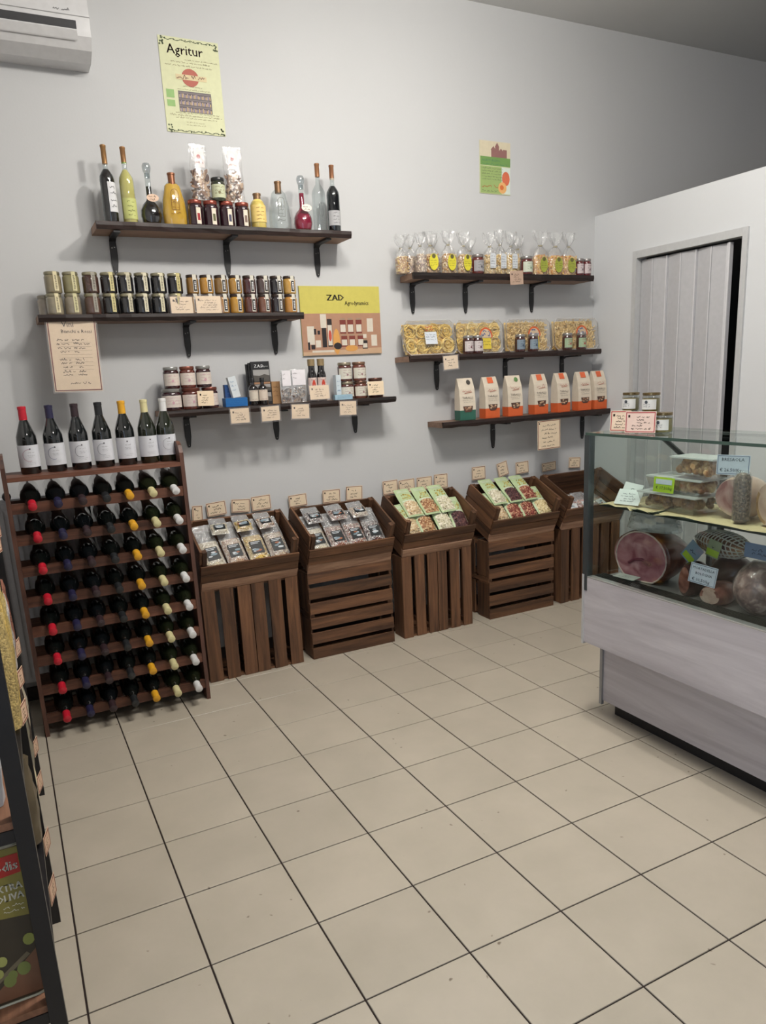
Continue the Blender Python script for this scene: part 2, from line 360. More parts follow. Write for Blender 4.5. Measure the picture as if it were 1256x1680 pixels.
rg=random.Random(4); mb=MB(); mb.scrib(.38,.455,.165,.016,-.2145,rg); mb.build('lettering',plain((120,120,122),.6),t)
mb=MB(); mb.box(-.36,.531,-.2145,-.2,.150,.153); mb.build('panel_seam',plain((150,150,150),.6),t)

# ------------------------------------------------------------------ wall shelves
WL1,WL2=(38,27,24),(76,50,40)
WSH=wood((118,92,76),(150,122,104),'X',.6,name='shelf_wood'); WEDGE=wood((24,19,18),(48,31,27),'X',.5,.9,.6,name='bark_edge')
def bracket_mb():
    mb=MB(); hw=.017
    # wall leg (front view polygon, tapered with a rounded tip)
    mb.prism([(-hw*.8,0),(-hw*1.05,-.06),(-hw*1.0,-.12),(-hw*.55,-.172),(-hw*.25,-.18),(hw*.25,-.18),(hw*.55,-.172),(hw*1.0,-.12),(hw*1.05,-.06),(hw*.8,0)],-.008,-.001)
    # arm under the board (side view) made of a bent flat bar
    seg=[(-.001,-.018),(-.03,-.004),(-.10,-.002),(-.185,-.002)]
    for (a,b),(c,d) in zip(seg,seg[1:]):
        k=hw*.95
        mb.add([(-k,a,b),(k,a,b),(k,c,d),(-k,c,d),(-k,a,b-.009),(k,a,b-.009),(k,c,d-.009),(-k,c,d-.009)],[(0,1,2,3),(7,6,5,4),(0,4,5,1),(1,5,6,2),(2,6,7,3),(3,7,4,0)])
    return mb
def screw_mb():
    mb=MB()
    for x,z in ((-.007,-.055),(.006,-.052),(0,-.168)): mb.disc(x,z,.0028,-.0085,0,8)
    return mb
BRM=bracket_mb().mesh('bracket',[IRON]); SCM=screw_mb().mesh('screws',[plain((150,148,144),.3,.5,.8)])
def shelf(label,x0,x1,zt,th,brs,seed,skewL=0,skewR=0):
    rg=random.Random(seed); t=thing('wall_shelf',label,'shelf',(0,0,zt),0,'live edge wall shelves'); n=22
    top=[];
    for i in range(n+1):
        u=i/n; x=x0+(x1-x0)*u; xs=x+skewL*(1-u) ; top.append((xs,.506+rg.uniform(-.004,.004)))
    mb=MB(); vs=[];fs=[]
    for i,(x,y) in enumerate(top):
        xb=x0+(x1-x0)*i/n
        for z in (0,-th): vs+= [(x,y,z),(xb,WY-.003,z)]
    for i in range(n):
        a=i*4;b=a+4; fs+=[(a,b,b+1,a+1),(a+2,a+3,b+3,b+2),(a+1,b+1,b+3,a+3),(a,a+2,b+2,b)]
    fs+=[(0,1,3,2),(n*4,n*4+2,n*4+3,n*4+1)]
    mb.add(vs,fs); mb.build('board',WSH,t)
    mb=MB(); vs=[];fs=[]
    for i,(x,y) in enumerate(top):
        o1=rg.uniform(.004,.012);d=rg.uniform(-.004,.006)
        vs+=[(x,y+.012,.0012),(x,y-o1,.0005),(x,y-o1-.002,-th*.5),(x,y-o1*.4,-th-.001-d*.6),(x,y+.006,-th-.0012)]
    for i in range(n):
        for q in range(4): a=i*5+q; fs.append((a,a+1,a+6,a+5))
    fs+=[(4,3,2,1,0),tuple(n*5+q for q in range(5))]
    mb.add(vs,fs,0,None,False); mb.build('bark_edge',WEDGE,t)
    for x in brs:
        b=link('bracket',BRM,t,(x,WY-.001,-th-.001)); link('screws',SCM,b,(0,-.0005,0))
    return t
shelf('dark live edge shelf of liqueurs, highest on the left wall',.585,1.935,2.405,.034,[.68,1.27,1.80],1)
shelf('dark live edge shelf holding two rows of jars above the pinned wine list',.268,1.617,1.977,.031,[1.005,1.505],2)
shelf('dark shelf with blue boxes and hanging tags, lowest on the left',.79,2.17,1.49,.030,[.953,1.47,1.98],3)
shelf('dark live edge shelf of clear pasta bags, highest on the right',2.34,3.71,2.195,.034,[2.42,2.81,3.34],4,-.02)
shelf('dark shelf carrying the large pasta trays, middle on the right',2.28,3.79,1.72,.032,[2.578,3.118,3.605],5)
shelf('dark shelf of orange based paper packs, lowest on the right',2.50,3.884,1.31,.034,[3.01,3.80],6,.0)

# ------------------------------------------------------------------ generic small things
def patch(mb,r,a0,a1,z0,z1,mi=0,n=6,sx=1,sy=1):   # curved label; angle 0 faces -Y, positive to the right
    vs=[];fs=[]
    for i in range(n+1):
        a=math.radians(a0+(a1-a0)*i/n); x=r*sx*math.sin(a); y=-r*sy*math.cos(a); vs+=[(x,y,z0),(x,y,z1)]
    for i in range(n): fs.append((2*i,2*i+2,2*i+3,2*i+1))
    mb.add(vs,fs,mi,None,True); return mb
def curve_map(r): return lambda x,z:(r*math.sin(x/r),-r*math.cos(x/r),z)
def bend(mb,r,start=0):     # bend flat geometry (x, y~0, z) drawn on XZ around a cylinder of radius r
    for i in range(start,len(mb.v)):
        x,y,z=mb.v[i]; rr=r-y; mb.v[i]=(rr*math.sin(x/r),-rr*math.cos(x/r),z)
    return mb
JM={}
def jar(label,loc,r,h,content,lid,style='wrap',seed=0,rz=0,group=None,lc=(214,206,188),ink=None,name='jar',cat='jar',liddark=None):
    t=thing(name,label,cat,loc,rz,group); key=('jar',r,h,tuple(content),tuple(lid),style,tuple(lc),ink,seed%3)
    if key not in JM:
        rg=random.Random(seed); lh=h*.15
        a=MB(); a.lathe([(r*.9,0),(r*.985,.004),(r,.01),(r,h*.74),(r*.97,h*.80),(r*.86,h*.85),(r*.86,h*.87)],20)
        ma=a.mesh('jar_body',[plain(content,.12,.6,0,1,.12)])
        b=MB(); b.lathe([(r*.90,0),(r*.93,.002),(r*.93,lh-.003),(r*.88,lh)],20); mb_=b.mesh('lid',[plain(lid,.3,.5,.55 if not liddark else 0)])
        c=MB(); pr=MB()
        if style=='strip':   # seal strip over the lid
            aa=math.degrees(.010/r); patch(c,r*1.012,-aa,aa,h*.10,h*.80,0,4); patch(c,r*.965,-aa,aa,h*.80,h*1.0,0,4); c.box(-.010,.010,-r*.95,r*.3,h+.0006,h+.0012)
            for q in range(9): 
                z=h*.2+q*h*.075; pr.quad(-.005+rg.uniform(0,.002),.005-rg.uniform(0,.003),z,z+h*.030,-.0009)
            bend(pr,r*1.014)
        elif style=='blackstrip':
            aa=math.degrees(.0115/r); patch(c,r*1.012,-aa,aa,h*.08,h*.80,0,4); patch(c,r*.965,-aa,aa,h*.80,h*1.0,0,4); c.box(-.0095,.0095,-r*.95,r*.3,h+.0006,h+.0012)
            aa*=.8; patch(pr,r*1.024,-aa,aa,h*.13,h*.72,0,4) 
        elif style=='small':
            aa=math.degrees(.012/r); patch(c,r*1.012,-aa,aa,h*.06,h*.70,0,4); aa=math.degrees(.007/r); patch(pr,r*1.02,-aa,aa,h*.2,h*.48,0,4)
        else:
            patch(c,r*1.012,-78,78,h*.14,h*.70,0,10)
            for q in range(3): pr.scrib(-r*.7,r*.7,h*(.56-.14*q),h*.09,-.0006,rg)
            pr.disc(-r*.1,h*.36,h*.06,-.0007); bend(pr,r*1.014)
        mc=c.mesh('jar_label',[plain(lc,.6,.3)]); mp=pr.mesh('print',[plain(ink or (60,50,45),.7)])
        mw=None
        if style=='blackstrip':
            e=MB()
            for q in range(5): z=h*.22+q*h*.09; e.quad(-.004,.004,z,z+h*.055,-.0009)
            bend(e,r*1.027); mw=e.mesh('print',[WHITE])
        JM[key]=(ma,mb_,mc,mp,h*.862,mw)
    ma,mb_,mc,mp,zl,mw=JM[key]
    link('jar_body',ma,t); link('lid',mb_,t,(0,0,zl)); l=link('jar_label',mc,t); link('print',mp,l)
    if mw: link('print',mw,l)
    return t
def wine_profile(r=.0445,h=.305,cap=.07,neck=.0155,kind='bord'):
    return [(r*.92,0),(r,.006),(r,h*.50),(r*.97,h*.56),(r*.74,h*.66),(neck*1.35,h*.77),(neck,h*.82),(neck,h-.012),(neck*1.15,h-.011),(neck*1.15,h-.002),(neck*.9,h)]

# ------------------------------------------------------------------ wine rack
WR=wood((66,42,34),(118,76,58),'X',.5,name='rack_wood'); WRZ=wood((58,40,35),(98,66,54),'Z',.5,name='rack_side_wood')
t=thing('wine_rack','tall dark wooden rack of lying bottles with seven bottles standing on top','rack',(0,.17,0))
def side_poly():
    return [(0,0),(.285,0),(.285,1.345),(.20,1.352),(.06,1.352),(.02,1.335),(0,1.30)]
for x0 in (.0,.786):
    mb=MB(); p=side_poly(); n=len(p); 
    vs=[(x,y,z) for x in (0,.019) for y,z in p]; fs=[tuple(reversed(range(n))),tuple(range(n,2*n))]+[(i,(i+1)%n,(i+1)%n+n,i+n) for i in range(n)]
    mb.add(vs,fs); mb.build('side_panel',WRZ,t,(x0,0,0))
mb=MB(); mb.box(.0195,.7855,.002,.27,1.235,1.255); mb.build('top_shelf',WR,t)
CAPX=[.104,.210,.314,.418,.521,.628,.734]
def rail_mb(zt,hh,y0,y1,rn):
    pts=[(.0195,zt-hh),(.7855,zt-hh),(.7855,zt)]
    for x in reversed(CAPX):
        for a in (0,30,60,90,120,150,180): pts.append((x+rn*math.cos(math.radians(a)),zt-rn*.75*math.sin(math.radians(a))))
    pts.append((.0195,zt)); mb=MB(); mb.prism(pts,y0,y1); return mb
FR=rail_mb(0,.047,0,.018,.020).mesh('rail',[WR]); 
mb=MB(); mb.box(.0195,.7855,0,.018,-.060,0); BRl=mb.mesh('rail',[WR])  # back rail, made taller to block light between the bottles
TILT=math.radians(10)
for k in range(8):
    za=1.130-.1465*k           # neck axis height at Y .10
    zf=za+math.tan(TILT)*(.17-.10)-.0165
    link('front_rail',FR,t,(0,.004,zf+.011)); link('back_rail',BRl,t,(0,.195,za+math.tan(TILT)*(.365-.10)-.0485))
GB=[plain((16,19,18),.06,.6,0,1),plain((15,18,20),.06,.6,0,1),plain((27,32,20),.06,.6,0,1)]
caps=[('red',(186,30,48)),('navy blue',(38,36,66)),('maroon brown',(52,38,42)),('black',(36,38,40)),('yellow',(214,158,40)),('cream',(206,198,150)),('white',(214,214,214))]
def capsule_mesh(c,h=.305):
    mb=MB(); mb.lathe([(.0180,h-.060),(.0172,h-.014),(.0186,h-.0135),(.0186,h-.001),(.016,h+.0008)],14); mb.lathe([(.006,h+.0009),(.0055,h+.0016)],10); return mb.mesh('capsule',[plain(c,.35,.5)])
capm=[capsule_mesh(c) for _,c in caps]
a=MB(); a.lathe(wine_profile(),20); gm=[a.mesh('bottle_glass',[g]) for g in GB]
gidx=[0,1,1,0,0,2,2]
def wine(i,name,label,loc,rot,group,lab):
    t=thing(name,label,'bottle',loc,0,group,rot); link('bottle_glass',gm[gidx[i]],t); link('capsule',capm[i],t)
    if lab:
        mb=MB(); patch(mb,.0452,-88,88,.032,.132,0,14); l=mb.build('bottle_label',plain((206,208,214),.6,.3),t)
        rg=random.Random(i); mb=MB()
        if i in (0,1,2,3,6):
            cc=[(-.004+.026*math.cos(math.radians(a)),.086+.027*math.sin(math.radians(a))) for a in range(80,300,14)]
            mb.line(cc,.0013,-.0006,1)
        mb.quad(.0,.006,.111,.118,-.0006,0)
        for z,a,b,hh in ((.096,-.008,.02,.006),(.084,-.010,.022,.004),(.077,-.008,.016,.004),(.052,-.016,.024,.003),(.045,-.010,.02,.003)): mb.scrib(a,b,z,hh,-.0006,rg,0)
        bend(mb,.0453); mb.build('print',[plain((88,86,92),.7),plain([(150,60,90),(40,60,120),(30,30,60),(60,80,100),(0,0,0),(0,0,0),(120,120,130)][i],.6)],l)
    return t
rows=['topmost','second from top','third from top','fourth from top','fifth from top','sixth from top','seventh from top','bottom']
for i in range(7):
    wine(i,'wine_bottle','standing wine bottle with %s capsule and pale label on top of the rack'%caps[i][0],([.128,.240,.350,.456,.562,.667,.757][i],.30,1.2555),(0,0,random.Random(i).uniform(-.1,.1)),'wine bottles standing on the rack',True)
protos=[None]*7
for k in range(8):
    for i in range(7):
        za=1.130-.1465*k; L=.305; yt=.086
        y=yt+L*math.cos(TILT); z=za+math.tan(TILT)*(yt-.10)+L*math.sin(TILT)
        rot=(PI/2+TILT,0,0); lb='wine bottle with %s capsule lying in the %s row of the rack'%(caps[i][0],rows[k])
        # local +Z must point to -Y and slightly down
        if protos[i] is None: protos[i]=wine(i,'wine_bottle',lb,(CAPX[i],y,z),rot,'wine bottles lying in the rack',False); CH[protos[i].name]=list(protos[i].children)
        else: copy_tree(protos[i],None,(CAPX[i],y,z),rot,lb)

# ------------------------------------------------------------------ crates
WC=[wood((62,42,31),(118,82,56),a,.62,.8,.5,.3,'crate_wood') for a in 'XYZ']
WRG=wood((128,94,74),(182,146,120),'X',.7,1.4,.8,.15,'rough_crate_wood')
def bd(t,name,x0,x1,y0,y1,z0,z1,rg,mat,j=.0015):
    cx,cy,cz=(x0+x1)/2,(y0+y1)/2,(z0+z1)/2
    mb=MB(); mb.box(x0-cx,x1-cx,y0-cy,y1-cy,z0-cz,z1-cz,0,None,j,rg); mb.build(name,mat,t,(cx,cy,cz))
def plain_crate(label,M,L,W,H,seed,gap=.026):
    # open-topped crate; local bottom slats face -Z
    rg=random.Random(seed); t=thing('wooden_crate',label,'crate',(0,0,0),0,'stained fruit crates of the wall display'); t.matrix_world=M; th=.011
    n=3; sw=(W-gap*(n-1))/n
    for i in range(n): y=-W/2+i*(sw+gap); bd(t,'slat',-L/2,L/2,y,y+sw,0,th,rg,WC[0])
    for s in (-1,1):
        xa=s*(L/2); xb=xa-s*th
        for z0,z1 in ((th+.001,th+.001+H*.42),(H*.56,H)): bd(t,'end_board',min(xa,xb),max(xa,xb),-W/2+th+.001,W/2-th-.001,z0,z1,rg,WC[1])
        ya=s*W/2; yb=ya-s*th
        for z0,z1 in ((th+.001,th+.001+H*.36),(H*.6,H)): bd(t,'side_board',-L/2,L/2,min(ya,yb),max(ya,yb),z0,z1,rg,WC[0])
        for q in (-1,1):
            x0=q*(L/2-th-.001); x1=x0-q*.024; y0=s*(W/2-th-.001); y1=y0-s*.024
            bd(t,'corner_post',min(x0,x1),max(x0,x1),min(y0,y1),max(y0,y1),th+.001,H-.002,rg,WC[2])
    return t
TL=math.radians(24)
def top_crate(label,x0,x1,yf,zf,seed):
    rg=random.Random(seed); L=x1-x0; D=.345; H=.245; th=.012
    t=thing('wooden_crate',label,'crate',(x0,yf,zf),0,'tilted produce crates of the wall display',(TL,0,0))
    bd(t,'bottom_rail',.002,L-.002,0,.02,-.004,.05,rg,WRG,.003)
    bd(t,'front_board',0,L,0,th,.054,.102,rg,WC[0]); bd(t,'front_board',0,L,0,th,.107,.157,rg,WC[0])
    for z0,z1 in ((.0,.07),(.078,.15),(.158,H-.015)): bd(t,'back_board',0,L,D-th,D,z0,z1,rg,WC[0])
    for xx in (0,L-th):
        for z0,z1 in ((.0,.075),(.083,.155),(.163,H)): bd(t,'end_board',xx+.0005,xx+th-.0005,th+.009,D-th-.001,z0,z1,rg,WC[1])
        bd(t,'corner_post',(th+.001 if xx==0 else L-th-.024),(th+.023 if xx==0 else L-th-.001),th+.001,th+.032,.051,H-.002,rg,WC[2])
        bd(t,'corner_post',(th+.001 if xx==0 else L-th-.024),(th+.023 if xx==0 else L-th-.001),D-th-.032,D-th-.001,0.02,H-.002,rg,WC[2])
    for i in range(4): y=.022+i*.078; bd(t,'slat',th+.001,L-th-.001,y,y+.07,.0,.01,rg,WC[0])
    # prop keeping the back raised
    mb=MB(); M=R(-TL,'X'); h=D*math.sin(TL)
    mb.add([(.05,D*.78,-.0015),(L-.05,D*.78,-.0015),(L-.05,D*.93,-.0015),(.05,D*.93,-.0015)]+[tuple(M@Vector((x,D*f*math.cos(TL),0.001)) ) for x,f in ((.05,.78),(L-.05,.78),(L-.05,.93),(.05,.93))],[(0,1,2,3),(7,6,5,4),(0,4,5,1),(1,5,6,2),(2,6,7,3),(3,7,4,0)])
    mb.build('prop',WC[0],t)
    return t
UZ=.53
ordn=['first','second','third','fourth','fifth']
XS=[(.858,1.412),(1.474,2.018),(2.090,2.600),(2.738,3.274),(3.338,3.872)]
TOPS=[]
for i,(x0,x1) in enumerate(XS):
    yf=.372; Lx=x1-x0
    if i in (1,3):
        for k in (0,1):
            hh=(UZ-.024)/2; M=T((x0+x1)/2,yf,k*(hh+.024)+hh/2)@R(-PI/2,'X')
            if k: bo=MB(); bo.box(.0,.03,.012,.29,hh-.0015,hh+.0235); bo.box(Lx-.03,Lx,.012,.29,hh-.0015,hh+.0235); tag(bo.build('spacer_blocks',WC[1],None,(x0,yf,0)),'two dark spacer blocks between the crates under the %s tilted crate'%ordn[i],'spacer')
            plain_crate('%s crate of level slats lying on its side under the %s tilted crate'%(['lower','upper'][k],ordn[i]),M,Lx,hh-.001,.31,10*i+k)
    else:
        for k in (0,1):
            ww=Lx/2-.002; M=T(x0+ww/2+k*(ww+.004),yf,(UZ-.002)/2)@R(PI/2,'Y')@R(-PI/2,'X')
            plain_crate('%s crate of upright slats stood on end under the %s tilted crate'%(['left','right'][k],ordn[i]),M,UZ-.004,ww-.001,.31,10*i+k)
    TOPS.append(top_crate('tilted crate of %s, %s crate from the wine rack'%(['dark labelled pulse packets','dried vegetable packets under three tags','pale green pouches beside four tags','pale green pouches beside three tags','cured snacks half behind the counter'][i],ordn[i]),x0,x1,yf,UZ+.001,50+i))

# packets in the crates (placed in each crate's tilted frame)
CLR=film((226,230,232),.22,.5,.16,42,1.0,name='crinkled_film')
def loose(rg,n,lo,hi,size,mi,mb,kind='bean'):
    for _ in range(n):
        c=[rg.uniform(a,b) for a,b in zip(lo,hi)]; s=size*rg.uniform(.7,1.25)
        M=T(*c)@Euler((rg.uniform(0,6),rg.uniform(0,6),rg.uniform(0,6))).to_matrix().to_4x4()
        k=rg.choice(mi)
        if kind=='bean': mb.add([(s,0,0),(-s,0,0),(0,s*.6,0),(0,-s*.6,0),(0,0,s*.55),(0,0,-s*.55)],[(0,2,4),(2,1,4),(1,3,4),(3,0,4),(2,0,5),(1,2,5),(3,1,5),(0,3,5)],k,M,True)
        else: mb.add([(-s*1.6,-s*.35,0),(s*1.6,-s*.25,s*.3),(s*1.6,s*.25,s*.3),(-s*1.6,s*.35,0),(0,0,s*.6),(0,0,-s*.5)],[(0,1,4),(1,2,4),(2,3,4),(3,0,4),(1,0,5),(2,1,5),(3,2,5),(0,3,5)],k,M)
PM={}
def pillow(w,l,t,rg,fill=.62,n=9,m=14,crin=.003):
    # lying packet: x width, y length (0 = bottom), z thickness; the filled part is plump and the head is flat and crumpled
    vs=[];fs=[]
    for side in (1,-1):
        for j in range(m+1):
            v=j/m; prof=(math.sin(min(1,v/.18)*PI/2))*(1 if v<fill else max(.12,1-(v-fill)/(1-fill)*1.1))
            ww=w*(1 if v<fill else 1-.10*(v-fill)/(1-fill))
            for i in range(n+1):
                u=i/n; e=math.sin(PI*u)**.5 if 0<u<1 else 0
                z=side*t/2*e*prof+ (rg.uniform(-1,1)*crin*(1.0 if v>fill else .3) if 0<i<n else 0)
                vs.append(((u-.5)*ww+ (rg.uniform(-1,1)*crin*.7 if v>fill else 0),v*l,z+t/2))
    N=(m+1)*(n+1)
    for s_ in (0,1):
        for j in range(m):
            for i in range(n):
                a=s_*N+j*(n+1)+i; q=(a,a+1,a+n+2,a+n+1); fs.append(q if s_==0 else q[::-1])
    for j in range(m):
        for i in (0,n): a=j*(n+1)+i; b=a+n+1; q=(a,b,b+N,a+N); fs.append(q if i==0 else q[::-1])
    return vs,fs
def pulse_packet(label,P,loc,rot,cols,seed,group,dark=True,w=.095,l=.215):
    t=thing('packet',label,'packet',(0,0,0),0,group); t.matrix_world=P@T(*loc)@Euler(rot).to_matrix().to_4x4()
    key=('pp',tuple(map(tuple,cols)),seed%4,dark,w,l)
    if key not in PM:
        rg=random.Random(seed); th=.042
        v,f=pillow(w,l,th,rg,.55); a=MB(); a.add(v,f,0,None,True)
        v,f=pillow(w*.94,l*.60,th*.88,rg,.85,9,10,.001); b=MB(); b.add([(x,y+.004,z+.002) for x,y,z in v],f,0,None,True)
        ms=[plain(c,.6) for c in cols]; c=MB(); loose(rg,90,(-w*.42,.01,th*.72),(w*.42,l*.56,th*.86),.0065,range(len(ms)),c)
        d=MB(); Q=T(0,0,th+.0012)@R(-PI/2,'X')   # XZ drawing plane facing -Y laid face up
        Q=T(0,0,th+.0012)@R(-PI/2,'X')
        PMd=MB(); 
        x0,x1,y0,y1=-w*.30,w*.30,l*.16,l*.44
        d.add([(x0,y0,th+.0012),(x1,y0,th+.0012),(x1,y1,th+.0012),(x0,y1,th+.0012)],[(0,1,2,3)],0)
        zz=th+.0018
        for q in range(5):
            cx=rg.uniform(x0*.6,x1*.6); cy=rg.uniform(y0+.012,y0+(y1-y0)*.62); r1=rg.uniform(.006,.014)
            PMd.add([(cx+r1*1.5*math.cos(a_*PI/5),cy+r1*.6*math.sin(a_*PI/5),zz+q*.0002) for a_ in range(10)],[tuple(range(10))],q%3)
        for q in range(2): PMd.add([(x0+.006,y1-.010-q*.009,zz),(x1-.008-q*.012,y1-.010-q*.009,zz),(x1-.008-q*.012,y1-.006-q*.009,zz),(x0+.006,y1-.006-q*.009,zz)],[(0,1,2,3)],0)
        PM[key]=(a.mesh('film',[CLR]),b.mesh('filling',[speckle(cols,130,.6,.5)]),c.mesh('loose_pieces',ms),d.mesh('packet_label',[plain((34,38,40),.4) if dark else plain((214,216,214),.5)]),
                 PMd.mesh('print',[plain((190,196,200),.5),plain((120,140,150),.5),plain((150,90,60),.5)]))
    A,B,C_,D_,E_=PM[key]
    link('filling',B,t); o=link('loose_pieces',C_,t); o['kind']='stuff'; l_=link('packet_label',D_,t); link('print',E_,l_); link('film',A,t)
    return t
GREEN=plain((176,194,150),.4,.4); 
def pouch(label,P,loc,rot,cols,seed,group,w=.112,l=.235):
    t=thing('pouch',label,'pouch',(0,0,0),0,group); t.matrix_world=P@T(*loc)@Euler(rot).to_matrix().to_4x4()
    key=('po',tuple(map(tuple,cols)),seed%3)
    if key not in PM:
        rg=random.Random(seed); th=.036; v,f=pillow(w,l,th,rg,.7,9,14,.0012); a=MB(); a.add(v,f,0,None,True)
        b=MB(); c=MB(); 
        def patchz(mbx,x0,x1,y0,y1,dz,mi=0,n=6,m=4,arch=False):
            vs=[];fs=[]
            for j in range(m+1):
                for i in range(n+1):
                    x=x0+(x1-x0)*i/n; yt=y1+(0 if not arch else .012*(1-(2*i/n-1)**2)-.006); y=y0+(yt-y0)*j/m; u=x/w+.5; vv=y/l
                    e=math.sin(PI*u)**.5; prof=(math.sin(min(1,vv/.18)*PI/2))*(1 if vv<.7 else max(.12,1-(vv-.7)/.3*1.1))
                    vs.append((x,y,th/2+th/2*e*prof+dz))
            for j in range(m):
                for i in range(n): q=j*(n+1)+i; fs.append((q,q+1,q+n+2,q+n+1))
            mbx.add(vs,fs,mi,None,True)
        patchz(b,-w*.42,w*.42,.010,l*.48,.0012,0,8,6,True)
        ms=[plain(x,.55) for x in cols]; d=MB(); loose(rg,70,(-w*.38,.016,th*.93),(w*.38,l*.44,th*1.03),.0075,range(len(ms)),d)
        patchz(c,-w*.40,w*.40,l*.50,l*.53,.0016,1)
        e=MB(); loose(rg,45,(-w*.28,l*.56,th*.93),(w*.28,l*.76,th*.99),.006,[0,1,2],e)
        for q in range(2): patchz(c,-w*.34,w*.30,l*(.86+.05*q),l*(.88+.05*q),.001,1,4,1)
        PM[key]=(a.mesh('pouch_body',[GREEN]),b.mesh('window',[speckle(cols,110,.5,.4)]),d.mesh('nuts',ms),c.mesh('band',[plain((200,190,80),.5),plain((206,214,196),.5)]),e.mesh('picture',[plain((196,172,70),.6),plain((170,140,60),.6),plain((212,196,120),.6)]))
    A,B,C_,D_,E_=PM[key]
    link('pouch_body',A,t); b=link('window',B,t); o=link('nuts',C_,b); o['kind']='stuff'; link('band',D_,t); link('picture',E_,t); return t
def crateM(i): return T(XS[i][0],.372,UZ+.001)@R(TL,'X')
CW=(214,200,160); 
pulse=[[(206,196,170),(190,176,150),(222,214,190)],[(196,168,140),(214,200,180),(160,120,100)],[(206,176,96),(186,150,70),(222,200,130)],[(190,170,150),(210,196,170),(150,120,100)],[(120,70,56),(150,90,70),(196,180,160)],[(90,50,46),(60,40,40),(180,170,160)]]
g1='clear packets in the first crate from the rack'
P=crateM(0); W0=XS[0][1]-XS[0][0]
lab1=['clear packet of pale grain with a dark label, leftmost in the first crate','clear packet of pinkish pulses with a dark label, second from left in the first crate','clear packet of golden pasta pieces with a dark label, third in the first crate','clear packet of light beans with a dark label, rightmost in the first crate']
for k,x in enumerate((.098,.222,.345,.465)): pulse_packet(lab1[k],P,(x,.035,.098),(math.radians(21),0,math.radians([6,5,4,3][k])),pulse[k],k,g1,True,.116,.290)
for k,x in enumerate((.16,.30,.43)): pulse_packet(['crumpled clear packet behind the front row, left in the first crate','crumpled clear packet of golden pieces behind the front row, middle of the first crate','crumpled clear packet behind the front row, right in the first crate'][k],P,(x,.185,.207),(math.radians(8),0,math.radians([-3,2,4][k])),pulse[[0,2,1][k]],k+4,g1,True,.10,.135)
for k,x in enumerate((.12,.25,.38,.47)): pulse_packet('clear packet lying under the others, %s in the first crate'%['far left','centre left','centre right','far right'][k],P,(x,.03,.032),(math.radians(4),0,0),pulse[k],k,g1,True,.10,.215)
g2='clear packets in the second crate from the rack'; P=crateM(1)
lab2=['clear packet of white pieces with dark print, leftmost in the second crate','clear packet of reddish dried slices, second from left in the second crate','clear packet of brown and red pieces, third in the second crate','clear packet of purplish dried slices, rightmost in the second crate']
for k,x in enumerate((.095,.218,.335,.455)): pulse_packet(lab2[k],P,(x,.035,.098),(math.radians(20),0,math.radians([4,3,2,0][k])),[pulse[0],pulse[4],pulse[4],pulse[5]][k],k+1,g2,True,.115,.265)
for k,x in enumerate((.11,.26,.40)): pulse_packet('crumpled clear packet behind the front row, %s in the second crate'%['left','middle','right'][k],P,(x,.180,.196),(math.radians(8),0,.05),[pulse[5],pulse[4],pulse[3]][k],k+1,g2,True,.11,.14)
for k,x in enumerate((.10,.22,.34,.46)): pulse_packet('clear packet lying under the others, %s in the second crate'%['far left','centre left','centre right','far right'][k],P,(x,.03,.026),(math.radians(4),0,0),pulse[k],k,g2,True,.10,.21)
nuts=[[(206,186,150),(190,160,120),(222,208,180)],[(176,130,92),(206,180,140),(150,106,76)],[(214,206,180),(196,190,160),(228,222,204)],[(86,58,58),(110,76,72),(66,44,48)],[(120,56,50),(150,84,70),(190,150,120)],[(214,196,150),(226,214,176),(196,176,130)]]
g3='pale green pouches in the third crate'; P=crateM(2)
lab3=['pale green pouch of mixed seeds, leftmost of the front row in the third crate','pale green pouch of tan nuts, second of the front row in the third crate','pale green pouch of white seeds, third of the front row in the third crate','pale green pouch of dark prunes, rightmost of the front row in the third crate']
for k,x in enumerate((.085,.195,.318,.430)): pouch(lab3[k],P,(x,.030,.115),(math.radians(24),0,math.radians([5,7,4,0][k])),[nuts[0],nuts[1],nuts[2],nuts[3]][k],k,g3)
for k,x in enumerate((.13,.25,.37)): pouch('pale green pouch of the second layer, %s in the third crate'%['left','middle','right'][k],P,(x,.118,.190),(math.radians(14),0,.04),nuts[k],k,g3)
for k,x in enumerate((.09,.20,.31,.42)): pouch('pale green pouch lying under the others, %s in the third crate'%['far left','centre left','centre right','far right'][k],P,(x,.03,.035),(math.radians(5),0,0),nuts[k],k,g3)
g4='pale green pouches in the fourth crate'; P=crateM(3)
lab4=['pale green pouch of seeds, leftmost of the front row in the fourth crate','pale green pouch of red berries, second of the front row in the fourth crate','pale green pouch of reddish nuts, third of the front row in the fourth crate','pale green pouch of cream seeds, rightmost of the front row in the fourth crate']
for k,x in enumerate((.10,.215,.325,.445)): pouch(lab4[k],P,(x,.030,.112),(math.radians(23),0,math.radians([5,3,1,4][k])),[nuts[0],nuts[4],nuts[4],nuts[5]][k],k+1,g4)
for k,x in enumerate((.12,.25,.37)): pouch('pale green pouch of the second layer, %s in the fourth crate'%['left','middle','right'][k],P,(x,.12,.186),(math.radians(13),0,.04),nuts[(k+2)%6],k,g4)
for k,x in enumerate((.10,.21,.32,.43)): pouch('pale green pouch lying under the others, %s in the fourth crate'%['far left','centre left','centre right','far right'][k],P,(x,.03,.032),(math.radians(5),0,0),nuts[k],k,g4)
g5='wrapped snacks in the fifth crate'; P=crateM(4)
